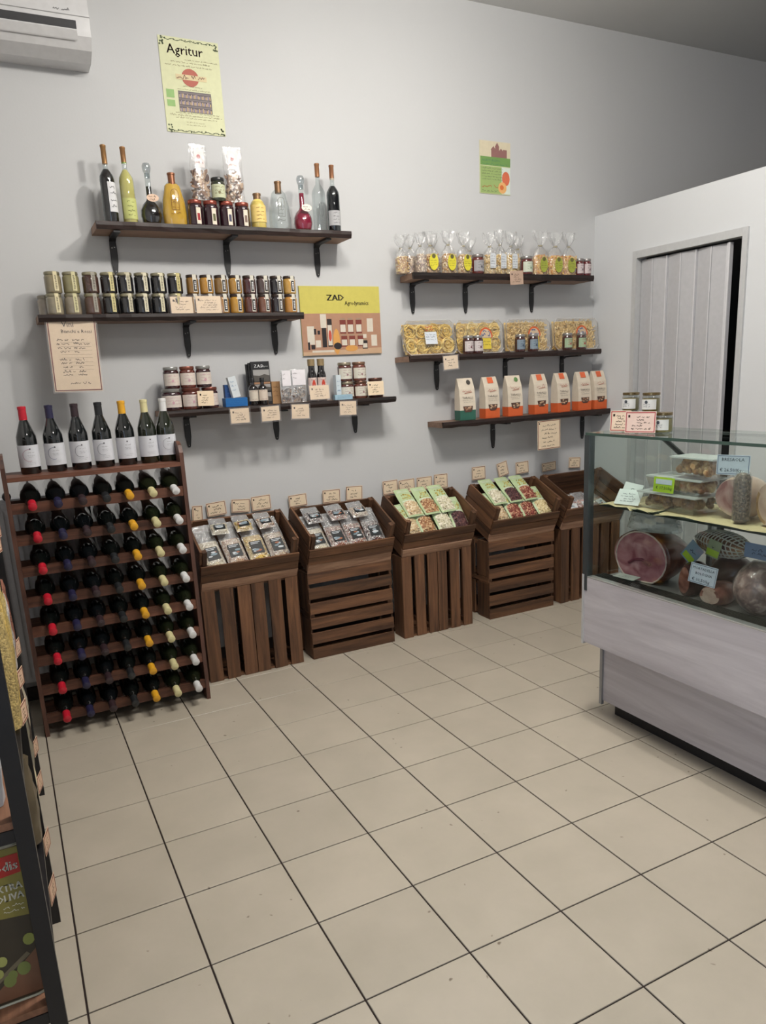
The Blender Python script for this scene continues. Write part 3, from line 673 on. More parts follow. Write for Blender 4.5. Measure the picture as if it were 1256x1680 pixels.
for k,(x,c) in enumerate(((.12,[(90,50,46),(180,120,110),(214,190,170)]),(.26,[(190,130,120),(214,196,170),(120,60,56)]),(.40,[(206,180,150),(150,96,84),(96,60,54)]))):
    pulse_packet('clear packet of cured pieces, %s in the fifth crate'%['left','middle','right'][k],P,(x,.05,.06),(math.radians(14),0,.3*(k-1)),c,k+20,g5,False,.12,.19)

# ------------------------------------------------------------------ tags and signs
def sign(label,loc,w,h,seed,rot=(0,0,0),lines=3,name='price_tag',cat='price tag',group=None,paper=PAPER,border=MAROON,sleeve=False,icon=True,texts=None,bw=.0035,inkm=None):
    rg=random.Random(seed); t=thing(name,label,cat,loc,0,group,rot); mb=MB()
    mb.box(-w/2,w/2,-.0012,0,0,h,0)
    o=mb.build('paper',paper,t)
    if border:
        mb=MB(); y=-.0016; e=.003
        for a in ((-w/2+e,-w/2+e+bw,e,h-e),(w/2-e-bw,w/2-e,e,h-e),(-w/2+e,w/2-e,e,e+bw),(-w/2+e,w/2-e,h-e-bw,h-e)): mb.quad(*a,y)
        mb.build('border',border,t)
    mb=MB()
    if icon: mb.quad(-w/2+.012,-w/2+.020,h-.024,h-.014,-.0018); 
    if texts:
        for s,x,z,hh,al in texts: mb.text(s,x,z,hh,-.0018,0,None,al)
    else:
        lh=(h-.024)/(lines+.3)
        for q in range(lines):
            a=rg.uniform(.05,.3)*w; b=rg.uniform(.05,.3)*w; mb.scrib(-w/2+.012+a,w/2-.010-b,h-.014-(q+1)*lh,min(.015,lh*.85),-.0018,rg,0,None)
    mb.build('handwriting',inkm or INK,t)
    if sleeve:
        mb=MB(); mb.box(-w/2-.008,w/2+.008,-.003,-.0024,-.008,h+.006); mb.build('plastic_sleeve',SLEEVE,t)
    return t
tg=[(.952,.06,.862,.085),(1.068,.113,.882,.074),(1.207,.112,.883,.072),(1.336,.119,.881,.080),(1.566,.117,.874,.068),(1.785,.118,.870,.076),(1.940,.113,.867,.084),(2.200,.110,.876,.083),(2.321,.118,.870,.083),(2.452,.116,.875,.080),(2.578,.104,.872,.089),(2.881,.110,.898,.083),(3.092,.088,.901,.093),(3.249,.112,.902,.077),(3.488,.127,.895,.057),(3.719,.109,.894,.071)]
tl=['first from left behind the first crate','second from left behind the first crate','third from left behind the first crate','rightmost behind the first crate','leftmost behind the second crate','middle one behind the second crate','rightmost behind the second crate','leftmost behind the third crate','second from left behind the third crate','third from left behind the third crate','rightmost behind the third crate','leftmost behind the fourth crate','tilted middle one behind the fourth crate','rightmost behind the fourth crate','left one behind the fifth crate','right one behind the fifth crate']
for k,(x,w_,z,h_) in enumerate(tg):
    sign('small handwritten cream price tag, '+tl[k],(x,.684,z-.004),w_,h_+.006,100+k,(0,random.Random(k).uniform(-.08,.08)+(-.22 if k==12 else 0),0),3,group='tags behind the crates',bw=.003)
M_TXT=[('Vini',-.045,.305,.026,'l'),('Bianchi e Rossi',-.05,.277,.017,'l')]
t=sign('long handwritten wine list sheet hanging under the left jar shelf',(.405,.515,1.615),.222,.352,7,(0,.02,0),8,'notice','sheet',sleeve=True,texts=M_TXT,bw=.005)
rg=random.Random(77); mb=MB()
for z,a,b in ((.240,-.075,-.02),(.240,-.005,.05),(.221,-.078,-.012),(.221,.0,.075),(.202,-.073,-.015),(.202,.0,.052),(.184,-.065,-.022),(.184,0,.025),(.148,-.07,-.018),(.148,-.0,.045),(.130,-.067,-.015),(.130,.0,.047),(.112,-.06,-.002),(.112,.012,.04),(.090,-.064,-.005),(.090,.01,.045),(.074,-.064,-.008),(.074,.006,.045),(.034,-.035,.06)): mb.scrib(a,b,z,.014,-.0018,rg)
for z in (.232,.213,.194,.176,.160,.140,.122,.104): mb.quad(-.06,.08,z,z+.0006,-.0017)
mb.build('handwriting',INK,t)
sign('handwritten notice hanging under the shelf of orange based packs',(3.345,.512,1.072),.195,.195,9,(0,-.02,0),6,'notice','sheet',bw=.004,sleeve=False)

# ------------------------------------------------------------------ left top shelf: liqueurs
CLG=pane((240,244,244),.07,'bottle_glass'); COPPER=plain((150,104,72),.3,.5,.7)
Z1=2.4065; YB=.575
def prof_scale(p,r,h): return [(a*r,b*h) for a,b in p]
TALL=[(.92,0),(1,.02),(1,.55),(.93,.60),(.6,.66),(.34,.70),(.31,.74),(.31,.97)]
def bottle(label,loc,prof,r,h,level,liquid,cap,capc,lab=None,rz=0,sx=1,sy=1,seed=0,neckband=None,ball=False,printed=None,glass=CLG,tagged=None):
    t=thing('bottle',label,'bottle',loc,rz,'liqueur bottles on the top left shelf'); P=prof_scale(prof,r,h)
    a=MB(); a.lathe(P,20,0,None,True,sx,sy); a.build('bottle_glass',glass,t)
    if liquid:
        q=[];zt=level*h
        for (r0,z0),(r1,z1) in zip(P,P[1:]):
            if z0<=zt: q.append((max(r0*.97-.0012,.001),z0+.002))
            if z0<=zt<z1: k=(zt-z0)/(z1-z0); q.append(((r0+(r1-r0)*k)*.97-.0012,zt)); break
        b=MB(); b.lathe(q,20,0,None,True,sx,sy); b.build('liquid',plain(liquid,.1,.5,0,.6),t)
    c=MB(); rn=P[-1][0]; zc=P[-1][1]
    if ball: c.lathe([(rn*.9,zc-.02),(rn*.95,zc),(rn*1.25,zc+.008),(rn*1.5,zc+.022),(rn*1.5,zc+.034),(rn*1.1,zc+.046),(.001,zc+.05)],16); c.build('stopper',pane((225,230,232),.25,'stopper_glass'),t)
    else: c.lathe([(rn*1.12,zc-cap),(rn*1.12,zc-.002),(rn*1.25,zc),(rn*1.25,zc+.008),(rn*1.0,zc+.010)],16); c.build('capsule',plain(capc,.35,.5,.5),t)
    rg=random.Random(seed)
    if lab:
        a0,a1,z0,z1,lc,ic=lab; m=MB(); patch(m,r*1.012,a0,a1,z0*h,z1*h,0,10,sx,sy); l=m.build('bottle_label',plain(lc,.6,.3),t)
        m=MB(); 
        for q in range(4): z=z1*h-(q+1)*(z1-z0)*h/4.6; m.scrib(-r*.5,r*.5,z,(z1-z0)*h*.13,-.0006,rg)
        am=math.radians((a0+a1)/2); bend(m,r*1.014); m2=R(am,'Z'); m.v=[tuple(m2@Vector(p)) for p in m.v]
        m.v=[(x*sx,y*sy,z) for x,y,z in m.v]; m.build('print',plain(ic,.7),l)
    if neckband: m=MB(); patch(m,rn*1.06,-100,100,h*.78,h*.93,0,10); m.build('neck_label',plain(neckband,.6),t)
    if printed:
        m=MB(); z0,z1,pc,ww=printed
        arch=[(-ww,z0*h),(-ww,z1*h-ww)]+[(ww*math.cos(math.radians(180-a_)),z1*h-ww+ww*1.1*math.sin(math.radians(a_))) for a_ in range(0,181,30)]+[(ww,z0*h),(-ww,z0*h)]
        m.line(arch,.002,0); m.line([(0,z0*h),(0,z1*h)],.0015,0); m.line([(-ww,(z0+z1)/2*h),(ww,(z0+z1)/2*h)],.0015,0)
        for q in range(3): m.scrib(-ww*.8,ww*.8,z0*h+(z1-z0)*h*(.1+.22*q),.010,0,rg)
        m.scrib(-ww*1.3,ww*1.3,z0*h-.022,.012,0,rg)
        m.v=[(x,-math.sqrt(max(.0001,1-(x/(r*sx))**2))*r*sy*1.02-.0012,z) for x,y,z in m.v]; m.build('print',plain(pc,.6),t)
    if tagged:
        tz,tc=tagged; m=MB(); yy=-r*sy-.004; m.disc(.004,tz,.030,yy,0,16,None,.018); o=m.build('neck_tag',plain(tc,.6),t)
        m=MB(); m.scrib(-.016,.024,tz+.002,.010,yy-.0006,rg); m.scrib(-.012,.022,tz-.011,.010,yy-.0006,rg); m.build('print',INK,o)
    return t
bottle('tall dark liqueur bottle with white arched label, leftmost on the top left shelf',(.672,YB,Z1),TALL,.036,.355,.69,(26,16,18),.075,(150,112,70),(-10,75,.14,.52,(208,208,210),(70,70,74)),seed=1)
bottle('tall pale yellow liqueur bottle with green labels on the top left shelf',(.762,YB,Z1),TALL,.036,.353,.70,(206,194,118),.060,(150,110,72),(-60,75,.06,.33,(186,190,120),(90,96,50)),seed=2,neckband=(120,150,80))
BALL=[(.55,0),(.86,.03),(1,.13),(.95,.23),(.70,.32),(.36,.38),(.28,.42),(.27,.80)]
bottle('round bellied dark liqueur flask with glass stopper and paper tag',(.866,YB,Z1),BALL,.052,.30,.60,(22,14,16),0,(0,0,0),None,seed=3,ball=True,tagged=(.118,(214,184,160)))
FLSK=[(.9,0),(.95,.02),(1.0,.22),(.9,.45),(.62,.72),(.3,.80),(.25,.83),(.25,.92)]
bottle('flat oval flask of amber liqueur printed with an arch',(.984,YB,Z1),FLSK,.064,.262,.76,(214,168,66),.05,(140,92,66),None,0,1,.55,seed=4,printed=(.28,.64,(112,62,24),.019))
for k,(x,c,lc) in enumerate([(1.084,(60,20,28),(150,40,46)),(1.164,(46,24,28),(90,90,60)),(1.248,(36,22,34),(70,70,90)),(1.332,(50,28,36),(120,100,90))]):
    jar('jam jar with copper lid, %s in the row of four on the top left shelf'%['first','second','third','fourth'][k],(x,.555,Z1),.038,.122,(44,20,28),(140,72,60),'small',k,.18,'copper lidded jam jars',ink=lc)
def shroom_bag(label,loc,w,h,seed,rz):
    t=thing('packet',label,'packet',loc,rz,'mushroom bags on the jam jars'); rg=random.Random(seed)
    mb=MB(); n=10; m=14
    vs=[];fs=[]
    for j in range(m+1):
        v=j/m; ww=w/2*(1 if v<.55 else 1-.1*(v-.55)); dd=.026*(1 if v<.5 else max(.15,1-(v-.5)*2))
        for i in range(2*n):
            a=2*PI*i/(2*n); x=ww*math.copysign(abs(math.cos(a))**.6,math.cos(a)); y=dd*math.copysign(abs(math.sin(a))**.7,math.sin(a))
            vs.append((x+rg.uniform(-.002,.002),y+rg.uniform(-.003,.003),v*h))
    for j in range(m):
        for i in range(2*n): a=j*2*n+i;b=j*2*n+(i+1)%(2*n); fs.append((a,b,b+2*n,a+2*n))
    fs.append(tuple(reversed(range(2*n)))); mb.add(vs,fs,0,None,True); mb.build('film',film((236,234,236),.05,.3,.12,30,.7),t)
    mb=MB()
    for _ in range(110):
        M=T(rg.uniform(-w*.38,w*.38),rg.uniform(-.017,.017),rg.uniform(.012,h*.52))@Euler((rg.uniform(-.6,.6),rg.uniform(0,6),rg.uniform(-.6,.6))).to_matrix().to_4x4(); r_=rg.uniform(.010,.018)
        pts=[(r_*math.cos(a*PI/5)*(1.3 if a in(0,5) else 1),r_*.6*math.sin(a*PI/5)) for a in range(10)]
        mb.prism(pts,-.0012,.0012,rg.choice([0,1,2]),M)
    o=mb.build('dried_mushroom_slices',[plain((176,150,124),.7),plain((128,98,76),.7),plain((84,60,50),.7)],t); o['kind']='stuff'
    mb=MB(); mb.quad(-w*.25,w*.3,h*.60,h*.92,-.010); l=mb.build('packet_label',plain((222,212,210),.5),t)
    mb=MB(); mb.disc(-w*.02,h*.78,.010,-.0108); mb.scrib(-w*.2,w*.26,h*.66,.012,-.0108,rg); mb.build('print',plain((176,120,120),.6),l)
shroom_bag('clear bag of dried mushroom slices standing left on the jam jars',(1.128,.565,2.5295),.094,.268,5,.15)
shroom_bag('clear bag of dried mushroom slices standing right on the jam jars',(1.305,.565,2.5295),.098,.270,6,-.1)
jar('small jar with black lid and pale label between the mushroom bags',(1.214,.555,2.5295),.036,.112,(44,48,34),(34,36,36),'wrap',9,0,None,(186,190,160),(120,110,80),liddark=1)
SQ=[(.95,0),(1,.02),(1,.62),(.8,.72),(.5,.78),(.42,.82),(.42,.90)]
bottle('squat bottle of yellow cream liqueur with cork stopper and label',(1.426,YB,Z1),SQ,.042,.190,.80,(236,206,110),.03,(140,112,84),(-80,80,.18,.62,(222,196,120),(120,60,30)),seed=8)
bottle('flat oval flask of clear spirit printed with an arch',(1.548,YB,Z1),FLSK,.063,.258,0,None,.05,(130,100,72),None,0,1,.55,seed=9,printed=(.26,.62,(92,92,84),.019))
bottle('round bellied flask of pink liqueur with glass stopper and paper tag',(1.680,YB,Z1),BALL,.053,.295,.66,(138,24,54),0,(0,0,0),None,seed=10,ball=True,tagged=(.112,(226,216,204)))
bottle('tall clear spirit bottle with copper capsule and arch print',(1.782,YB,Z1),TALL,.037,.352,0,None,.058,(160,114,80),None,seed=11,printed=(.16,.42,(120,124,124),.014))
bottle('tall dark liqueur bottle with pale band label, rightmost on the top left shelf',(1.868,YB,Z1),TALL,.037,.350,.69,(14,14,18),.058,(150,104,74),(-75,75,.10,.32,(170,170,172),(60,60,64)),seed=12,neckband=(170,160,140))

# ------------------------------------------------------------------ left middle shelf: jars in two rows
Z2=1.9785; HJ=.097
colA=[(128,118,92),(128,122,86),(66,42,34),(24,20,22),(20,18,22),(18,17,20),(18,17,20),(20,18,22)]
colB=[(136,128,108),(136,126,108),(86,62,52),(22,22,22),(20,20,22),(20,20,22),(20,20,24)]
strip=[(206,196,160),(196,190,150),(150,146,136),(200,190,140),(190,184,160),(206,200,176),(204,198,170),(196,184,130)]
ow=['first','second','third','fourth','fifth','sixth','seventh','eighth']
for k,x in enumerate([.359,.441,.530,.614,.694,.776,.857,.940]):
    jar('glass jar of %s with vertical seal strip, %s from left in the upper row'%(['pale paste','green paste','brown spread','dark preserve','dark preserve','dark preserve','dark preserve','dark preserve'][k],ow[k]),(x,.555,Z2+HJ+.0025),.0385,HJ,colA[k],(150,144,120),'strip',k,.30,'strip sealed jars on the middle left shelf',lc=strip[k])
for k,x in enumerate([.354,.436,.527,.612,.693,.768,.850,.935]):
    jar('glass jar of %s with vertical seal strip, %s from left in the lower row'%(['cream paste','cream paste','brown spread','dark preserve','dark preserve','dark preserve','dark preserve','dark preserve'][k],ow[k]),(x,.555,Z2),.038,HJ,colB[min(k,6)],(150,144,120),'strip',k,.30,'strip sealed jars on the middle left shelf',lc=strip[min(k,7)])
jar('glass jar of cream paste set back at the left end of the lower row',(.318,.640,Z2),.036,HJ,(150,140,124),(150,144,130),'strip',2,.3,'strip sealed jars on the middle left shelf',lc=(180,176,160))
colC=[(132,96,44),(170,124,52),(120,92,52),(160,120,56),(66,34,38),(74,60,58),(34,32,36),(176,136,66)]
colD=[(132,100,50),(140,108,50),(150,110,60),(176,132,52),(84,46,42),(110,72,56),(38,34,38),(176,124,56)]
nm=['brown honey','golden honey','amber honey','two toned honey','dark red jam','greyish jam','black jam','bright golden honey']
for k,x in enumerate([1.030,1.104,1.181,1.258,1.336,1.413,1.489,1.565]):
    jar('small %s jar, %s from left in the upper honey jar row'%(nm[k],ow[k]),(x,.56,Z2+HJ+.0025),.0355 if k else .032,.092,colC[k],(52,40,34),'blackstrip',k,.25,'honey jars on the middle left shelf',lc=(200,196,184),ink=(26,22,22),liddark=1)
for k,x in enumerate([1.025,1.104,1.181,1.258,1.336,1.413,1.489,1.565]):
    jar('small %s jar, %s from left in the lower honey jar row'%(['honey behind a tag','honey behind the glossy tag','amber honey','golden honey','brownish jam','greyish brown jam','black jam','orange honey'][k],ow[k]),(x,.56,Z2),.0355,HJ,colD[k],(52,40,34),'blackstrip',k,.25,'honey jars on the middle left shelf',lc=(200,196,184),ink=(26,22,22),liddark=1)
sign('handwritten price card in a sleeve, left of the pair on the jar shelf',(.955,.5155,Z2),.112,.082,31,(-.06,0,0),4,sleeve=True,border=None)
sign('glossy handwritten price card in a sleeve, right of the pair on the jar shelf',(1.095,.5155,Z2),.132,.086,32,(-.06,0,0),5,sleeve=True,border=None)

# ------------------------------------------------------------------ left bottom shelf
Z3=1.4915
LID=(120,70,58); LID2=(150,150,146)
for k,(x,c,l) in enumerate([(.872,(56,26,28),LID2),(.958,(96,46,36),(130,76,62)),(1.044,(52,26,30),LID2)]):
    jar('dark preserve jar with watercolour label, %s in the upper row of the left end stack'%ow[k],(x,.58,Z3+.1115),.041,.110,c,l,'wrap',40+k,.1,'labelled jars at the left end of the lower shelf',(206,196,186),(190,150,160))
for k,(x,c,l,r_) in enumerate([(.860,(50,26,32),LID2,.052),(.968,(90,46,38),LID,.052),(1.068,(56,28,30),LID,.044)]):
    jar('wide preserve jar with watercolour label, %s in the lower row of the left end stack'%ow[k],(x,.58,Z3),r_,.109,c,l,'wrap',43+k,.1,'labelled jars at the left end of the lower shelf',(206,196,188),(190,150,160))
sign('small price card leaning on the lower jars at the left end',(1.027,.512,Z3+.014),.086,.078,33,(-.05,.03,0),4,border=None)
def carton(label,loc,w,d,h,cols,rot=(0,0,0),seed=0,name='carton',prints=None,group=None):
    t=thing(name,label,'box',loc,0,group,rot); mb=MB(); mb.box(-w/2,w/2,-d/2,d/2,0,h); o=mb.build('box_body',plain(cols[0],.5),t)
    rg=random.Random(seed); mb=MB(); 
    if prints=='white': mb.quad(-w*.42,w*.42,h*.08,h*.92,-d/2-.0008,1); 
    for q in range(3): mb.scrib(-w*.35,w*.35,h*(.72-.2*q),min(.012,h*.12),-d/2-.0014,rg,0)
    mb.build('print',[plain(cols[1],.6),WHITE],t); return t
BL=(28,96,160)
t=carton('long bright blue carton lying on the lower left shelf',(1.20,.565,Z3),.122,.07,.046,(BL,(60,120,180)),seed=1)
carton('dark blue carton standing on the long blue carton',(1.178,.575,Z3+.0475),.06,.035,.070,((34,70,124),(60,100,160)),seed=2)
carton('white and blue carton leaning on top of the blue cartons',(1.203,.542,Z3+.048),.046,.022,.112,((196,202,206),(110,140,170)),(-.12,-.16,.2),seed=3)
def smallbottle(label,x,y,z,r,h,labc,capc,seed,group,tall=False,red=False):
    t=thing('bottle',label,'bottle',(x,y,z),0,group)
    p=[(.95,0),(1,.02),(1,.60),(.85,.68),(.45,.74),(.42,.78),(.42,.86)] if not tall else [(.95,0),(1,.02),(1,.60),(.9,.66),(.72,.72),(.70,.86)]
    a=MB(); a.lathe(prof_scale(p,r,h),16); a.build('bottle_glass',plain((22,18,20),.08,.6,0,1),t)
    b=MB(); rn=r*(.5 if not tall else .76); b.lathe([(rn,h*.84),(rn,h-.002),(rn*.9,h)],16); b.build('cap',plain(capc,.35,.4,.3 if tall else 0),t)
    c=MB(); patch(c,r*1.015,-75,75,h*.16,h*.56,0,8); l=c.build('bottle_label',plain(labc,.6),t)
    rg=random.Random(seed); d=MB(); 
    if red: d.disc(0,h*.36,r*.42,-.0008,1,12,None,h*.15)
    d.scrib(-r*.6,r*.6,h*.5,.008,-.0008,rg,0); d.scrib(-r*.6,r*.6,h*.2,.006,-.0008,rg,0); bend(d,r*1.017); d.build('print',[plain((120,60,60),.6),plain((190,66,48),.6)],l)
smallbottle('small dark dropper bottle with pale label, left of the pair before the booklets',1.299,.535,Z3,.026,.146,(200,190,176),(24,24,26),1,'small dark bottles')
smallbottle('small dark dropper bottle with pale label, right of the pair before the booklets',1.354,.535,Z3,.026,.146,(204,190,176),(24,24,26),2,'small dark bottles')
for k,(x,y,z_) in enumerate([(1.372,.596,Z3),(1.362,.612,Z3),(1.352,.628,Z3)]):
    t=thing('booklet','black booklet with landscape photographs, %s of the three upright booklets'%['front','middle','back'][k],'booklet',(x,y,z_),0,'black booklets',(-.05,0,0)); h_=.235-.006*k
    mb=MB(); mb.box(-.054,.054,-.005,.005,0,h_); mb.build('cover',plain((32,32,34),.45),t)
    mb=MB(); mb.text('Z.A.D.',-.035,h_-.032,.016,-.0065,0,None,'l',.0006); mb.quad(.008,.045,h_-.028,h_-.0265,-.0065); mb.build('lettering',WHITE,t)
    mb=MB()
    for z0,z1 in ((.125,.190),(.075,.110),(.015,.065)):
        mb.quad(-.044,.050,z0,z1,-.0062,0); mb.poly([(-.044,z0),(.05,z0),(.05,z0+(z1-z0)*.5),(.02,z0+(z1-z0)*.62),(-.01,z0+(z1-z0)*.48),(-.044,z0+(z1-z0)*.55)],-.0066,1)
    mb.quad(-.044,.05,.112,.122,-.0062,2)
    mb.build('photographs',[plain((150,148,146),.6),plain((78,74,70),.6),plain((160,120,90),.6)],t)
carton('kraft brown carton edge beside the booklets',(1.452,.615,Z3),.05,.05,.122,((158,122,84),(120,90,60)),seed=5)
def drybag(label,x,w,h,seed):
    t=thing('packet',label,'packet',(x,.55,Z3),0,'herb packets on the lower left shelf'); rg=random.Random(seed)
    v,f=pillow(w,h,.03,rg,.5); mb=MB(); mb.add(v,f,0,T(0,.015,0)@R(PI/2,'X'),True); mb.build('film',CLR,t)
    mb=MB(); 
    for _ in range(50):
        M=T(rg.uniform(-w*.4,w*.4),rg.uniform(-.008,.008),rg.uniform(.01,h*.42))@Euler((rg.uniform(0,6),rg.uniform(0,6),0)).to_matrix().to_4x4(); q=rg.uniform(.005,.010)
        mb.box(-q,q,-q*.3,q*.3,-q*.5,q*.5,rg.choice([0,1,2]),M)
    o=mb.build('dried_pieces',[plain((110,84,72),.7),plain((170,146,124),.7),plain((66,48,44),.7)],t); o['kind']='stuff'
    mb=MB(); mb.quad(-w*.45,w*.45,h*.52,h*.98,-.0185); l=mb.build('packet_label',plain((222,218,222),.5),t)
    mb=MB(); mb.scrib(-w*.4,-w*.1,h*.85,.010,-.0192,rg); mb.scrib(-w*.4,-w*.15,h*.72,.010,-.0192,rg); mb.build('print',plain((90,90,96),.6),l)
drybag('narrow clear packet of dried pieces with white header, beside the kraft carton',1.497,.056,.182,1)
drybag('wider clear packet of dried pieces with white header, left of the gold capped bottles',1.572,.088,.184,2)
smallbottle('dark gold capped bottle with red and white label, left of the pair',1.668,.575,Z3,.0275,.236,(206,186,180),(150,130,96),3,'gold capped bottles',True,True)
smallbottle('dark gold capped bottle with red and white label, right of the pair',1.727,.575,Z3,.0275,.236,(206,186,180),(150,130,96),4,'gold capped bottles',True,True)
sign('glossy sleeved price card in front of the gold capped bottles',(1.688,.520,Z3+.010),.120,.078,34,(-.1,0,0),4,sleeve=True,border=None)
carton('small white and blue carton standing behind the flat carton',(1.824,.575,Z3+.001),.034,.03,.140,((196,206,212),(110,140,170)),(0,0,.2),seed=6)
carton('flat pale blue carton lying before the standing carton',(1.832,.525,Z3),.112,.036,.028,((150,180,196),(80,110,140)),seed=7)
for k,x in enumerate((1.880,1.974)): jar('reddish preserve jar with pale label, %s in the upper row of the right end stack'%['left','right'][k],(x,.585,Z3+.1005),.042,.108,[(84,44,38),(104,56,46)][k],[(150,140,120),(130,100,80)][k],'wrap',50+k,.1,'labelled jars at the right end of the lower shelf',(206,202,190),(150,120,120))
for k,x in enumerate((1.887,1.978)): jar('reddish preserve jar with pale label, %s in the lower row of the right end stack'%['left','right'][k],(x,.585,Z3),.042,.0985,[(80,44,40),(100,56,46)][k],[(150,140,120),(110,80,66)][k],'wrap',52+k,.1,'labelled jars at the right end of the lower shelf',(206,202,190),(150,120,120))
jar('single preserve jar behind a pink card at the right end of the lower left shelf',(2.076,.58,Z3),.046,.112,(70,38,36),(96,66,56),'wrap',55,.1,'labelled jars at the right end of the lower shelf',(206,196,190),(150,120,120))
sign('small pink price card leaning on the single jar at the right end',(2.044,.510,Z3+.014),.106,.080,35,(-.06,0,0),4,border=None)
for k,(x,c) in enumerate([(1.197,'under the blue cartons'),(1.372,'under the booklets'),(1.546,'under the herb packets'),(1.842,'under the flat pale blue carton')]):
    sign('sleeved price card hanging from the shelf edge %s'%c,(x,.483,Z3-.088),.104,.078,36+k,(0,[.0,-.02,.04,.03][k],0),4,sleeve=True,border=None,group='cards hanging from the lower left shelf')

# ------------------------------------------------------------------ right top shelf: pasta bags
Z4=2.1965
GM={}
def tied_bag(label,x,y,w,h,cols,kind,labcol,seed,group='tied pasta bags',lz=.3):
    t=thing('pasta_bag',label,'bag',(x,y,Z4),random.Random(seed).uniform(-.15,.15),group); d=.032; key=('tb',round(w,3),round(h,3),tuple(map(tuple,cols)),kind,seed%3)
    if key not in GM:
        rg=random.Random(seed); rowsp=[(0,.92,.9),(.02,1,1),(.22,1.02,1.05),(.42,.98,.95),(.52,.85,.75),(.60,.55,.5),(.66,.26,.3),(.70,.20,.25),(.76,.45,.5),(.86,.80,.6),(.96,1.0,.6),(1.0,1.02,.55)]
        n=24; vs=[];fs=[]
        for jz,(z,fx,fy) in enumerate(rowsp):
            for i in range(n):
                a=2*PI*i/n; cx=math.copysign(abs(math.cos(a))**.7,math.cos(a)); sy=math.copysign(abs(math.sin(a))**.7,math.sin(a))
                j=.0022 if z<.5 else .006; rf=(1+.35*math.sin(a*5+seed)) if z>.72 else 1
                vs.append((w/2*fx*cx*(.9+.1*rf)+rg.uniform(-j,j),d*fy*sy*rf+rg.uniform(-j,j),z*h+(rg.uniform(-.012,.012) if z>=.96 else 0)))
        m=len(rowsp)
        for j in range(m-1):
            for i in range(n): a=j*n+i;b=j*n+(i+1)%n; fs.append((a,b,b+n,a+n))
        fs.append(tuple(reversed(range(n)))); a=MB(); a.add(vs,fs,0,None,True)
        b=MB(); b.lathe([(.86,.004),(.94,.02),(.95,.30*h),(.9,h*.42),(.6,h*.47),(.01,h*.48)],18,0,None,True,w/2,d)
        ms=[plain(c,.6) for c in cols]; c=MB(); loose(rg,170,(-w*.44,-d*1.0,.008),(w*.44,-d*.55,h*.46),.0065,range(len(ms)),c,kind)
        GM[key]=(a.mesh('film',[film((238,240,240),.13,.4,.12,34,1.0,name='cellophane')]),b.mesh('filling',[speckle(cols,120,.6,.6)]),c.mesh('pasta',ms))
        t2=MB(); t2.lathe([(w*.12,h*.665),(w*.13,h*.68),(w*.12,h*.695)],10,0,None,True,1,.8); GM[key]+=(t2.mesh('tie',[plain((150,140,110),.5)]),)
    A,B,C_,D_=GM[key]
    link('filling',B,t); o=link('pasta',C_,t); o['kind']='stuff'; link('film',A,t); link('tie',D_,t)
    if labcol:
        rg=random.Random(seed); mb=MB(); yy=-d*1.12-.006
        if labcol=='white':
            mb.poly([(-.020,.035),(.020,.035),(.022,.11),(.012,.122),(-.012,.122),(-.022,.11)],yy); l=mb.build('bag_label',plain((196,200,204),.5),t); pc=(90,92,98)
            mb=MB(); [mb.scrib(-.017,.017,.10-.015*q,.010,yy-.0008,rg) for q in range(5)]; mb.build('print',plain(pc,.6),l)
        else:
            lc={'yellow':(206,196,56),'olive':(150,158,62)}[labcol]
            mb.disc(0,.062+lz*0,.030,yy,0,18,None,.047); l=mb.build('bag_label',plain(lc,.5),t)
            mb=MB(); mb.disc(0,.094,.013,yy-.0008); [mb.scrib(-.022,.022,.066-.013*q,.009,yy-.0008,rg) for q in range(3)]; mb.build('print',plain((92,86,50),.6),l)
    return t
CP1=[(206,176,120),(180,140,86),(222,200,150),(160,110,66)]; CP2=[(190,170,150),(150,130,120),(214,196,170)]; CP3=[(222,180,104),(206,150,80),(196,130,76),(226,200,130)]; CP4=[(212,186,130),(222,204,158),(190,156,100)]
tied_bag('plain tied bag of small pasta, leftmost on the top right shelf',2.300,.60,.078,.212,CP1,'bean',None,1)
tied_bag('plain tied bag of grey brown pasta, second from left on the top right shelf',2.372,.62,.075,.222,CP2,'bean',None,2)
tied_bag('tied bag of pasta behind the first yellow label, top right shelf',2.400,.545,.070,.225,CP2,'bean',None,3)
tied_bag('tied pasta bag with yellow oval label, left of the three',2.475,.552,.092,.232,CP1,'bean','yellow',4)
tied_bag('tied pasta bag with yellow oval label, middle of the three',2.598,.552,.096,.242,CP1,'bean','yellow',5)
tied_bag('tied pasta bag with yellow oval label, right of the three',2.708,.552,.092,.238,CP1,'bean','yellow',6)
tied_bag('unlabelled tied bag standing behind the yellow labelled ones',2.545,.645,.090,.235,CP2,'bean',None,2)
tied_bag('unlabelled tied bag standing behind the first sauce jar',2.815,.645,.090,.225,CP2,'bean',None,7)
tied_bag('tied bag of short pasta with white label, left of the pair',2.905,.555,.090,.240,CP4,'tube','white',8)
tied_bag('tied bag of short pasta with white label, right of the pair',2.990,.565,.070,.260,CP4,'tube','white',9)
tied_bag('tied bag of twisted pasta with white label beside the pale labelled jar',3.068,.555,.080,.250,CP4,'tube','white',10)
tied_bag('unlabelled tied bag standing behind the pale labelled jar',3.190,.645,.090,.250,CP4,'bean',None,11)
tied_bag('tied bag of orange pasta with olive label, left of the three',3.300,.555,.115,.265,CP3,'bean','olive',12)
tied_bag('tied bag of orange pasta with olive label, middle of the three',3.424,.555,.115,.262,CP3,'bean','olive',13)
tied_bag('tied bag of orange pasta with olive label, right of the three',3.535,.555,.100,.264,CP3,'bean','olive',14)
jar('red sauce jar with grey label standing between pasta bags',(2.806,.545,Z4),.040,.112,(90,40,36),(140,134,130),'wrap',60,.2,None,(150,148,150),(80,80,84))
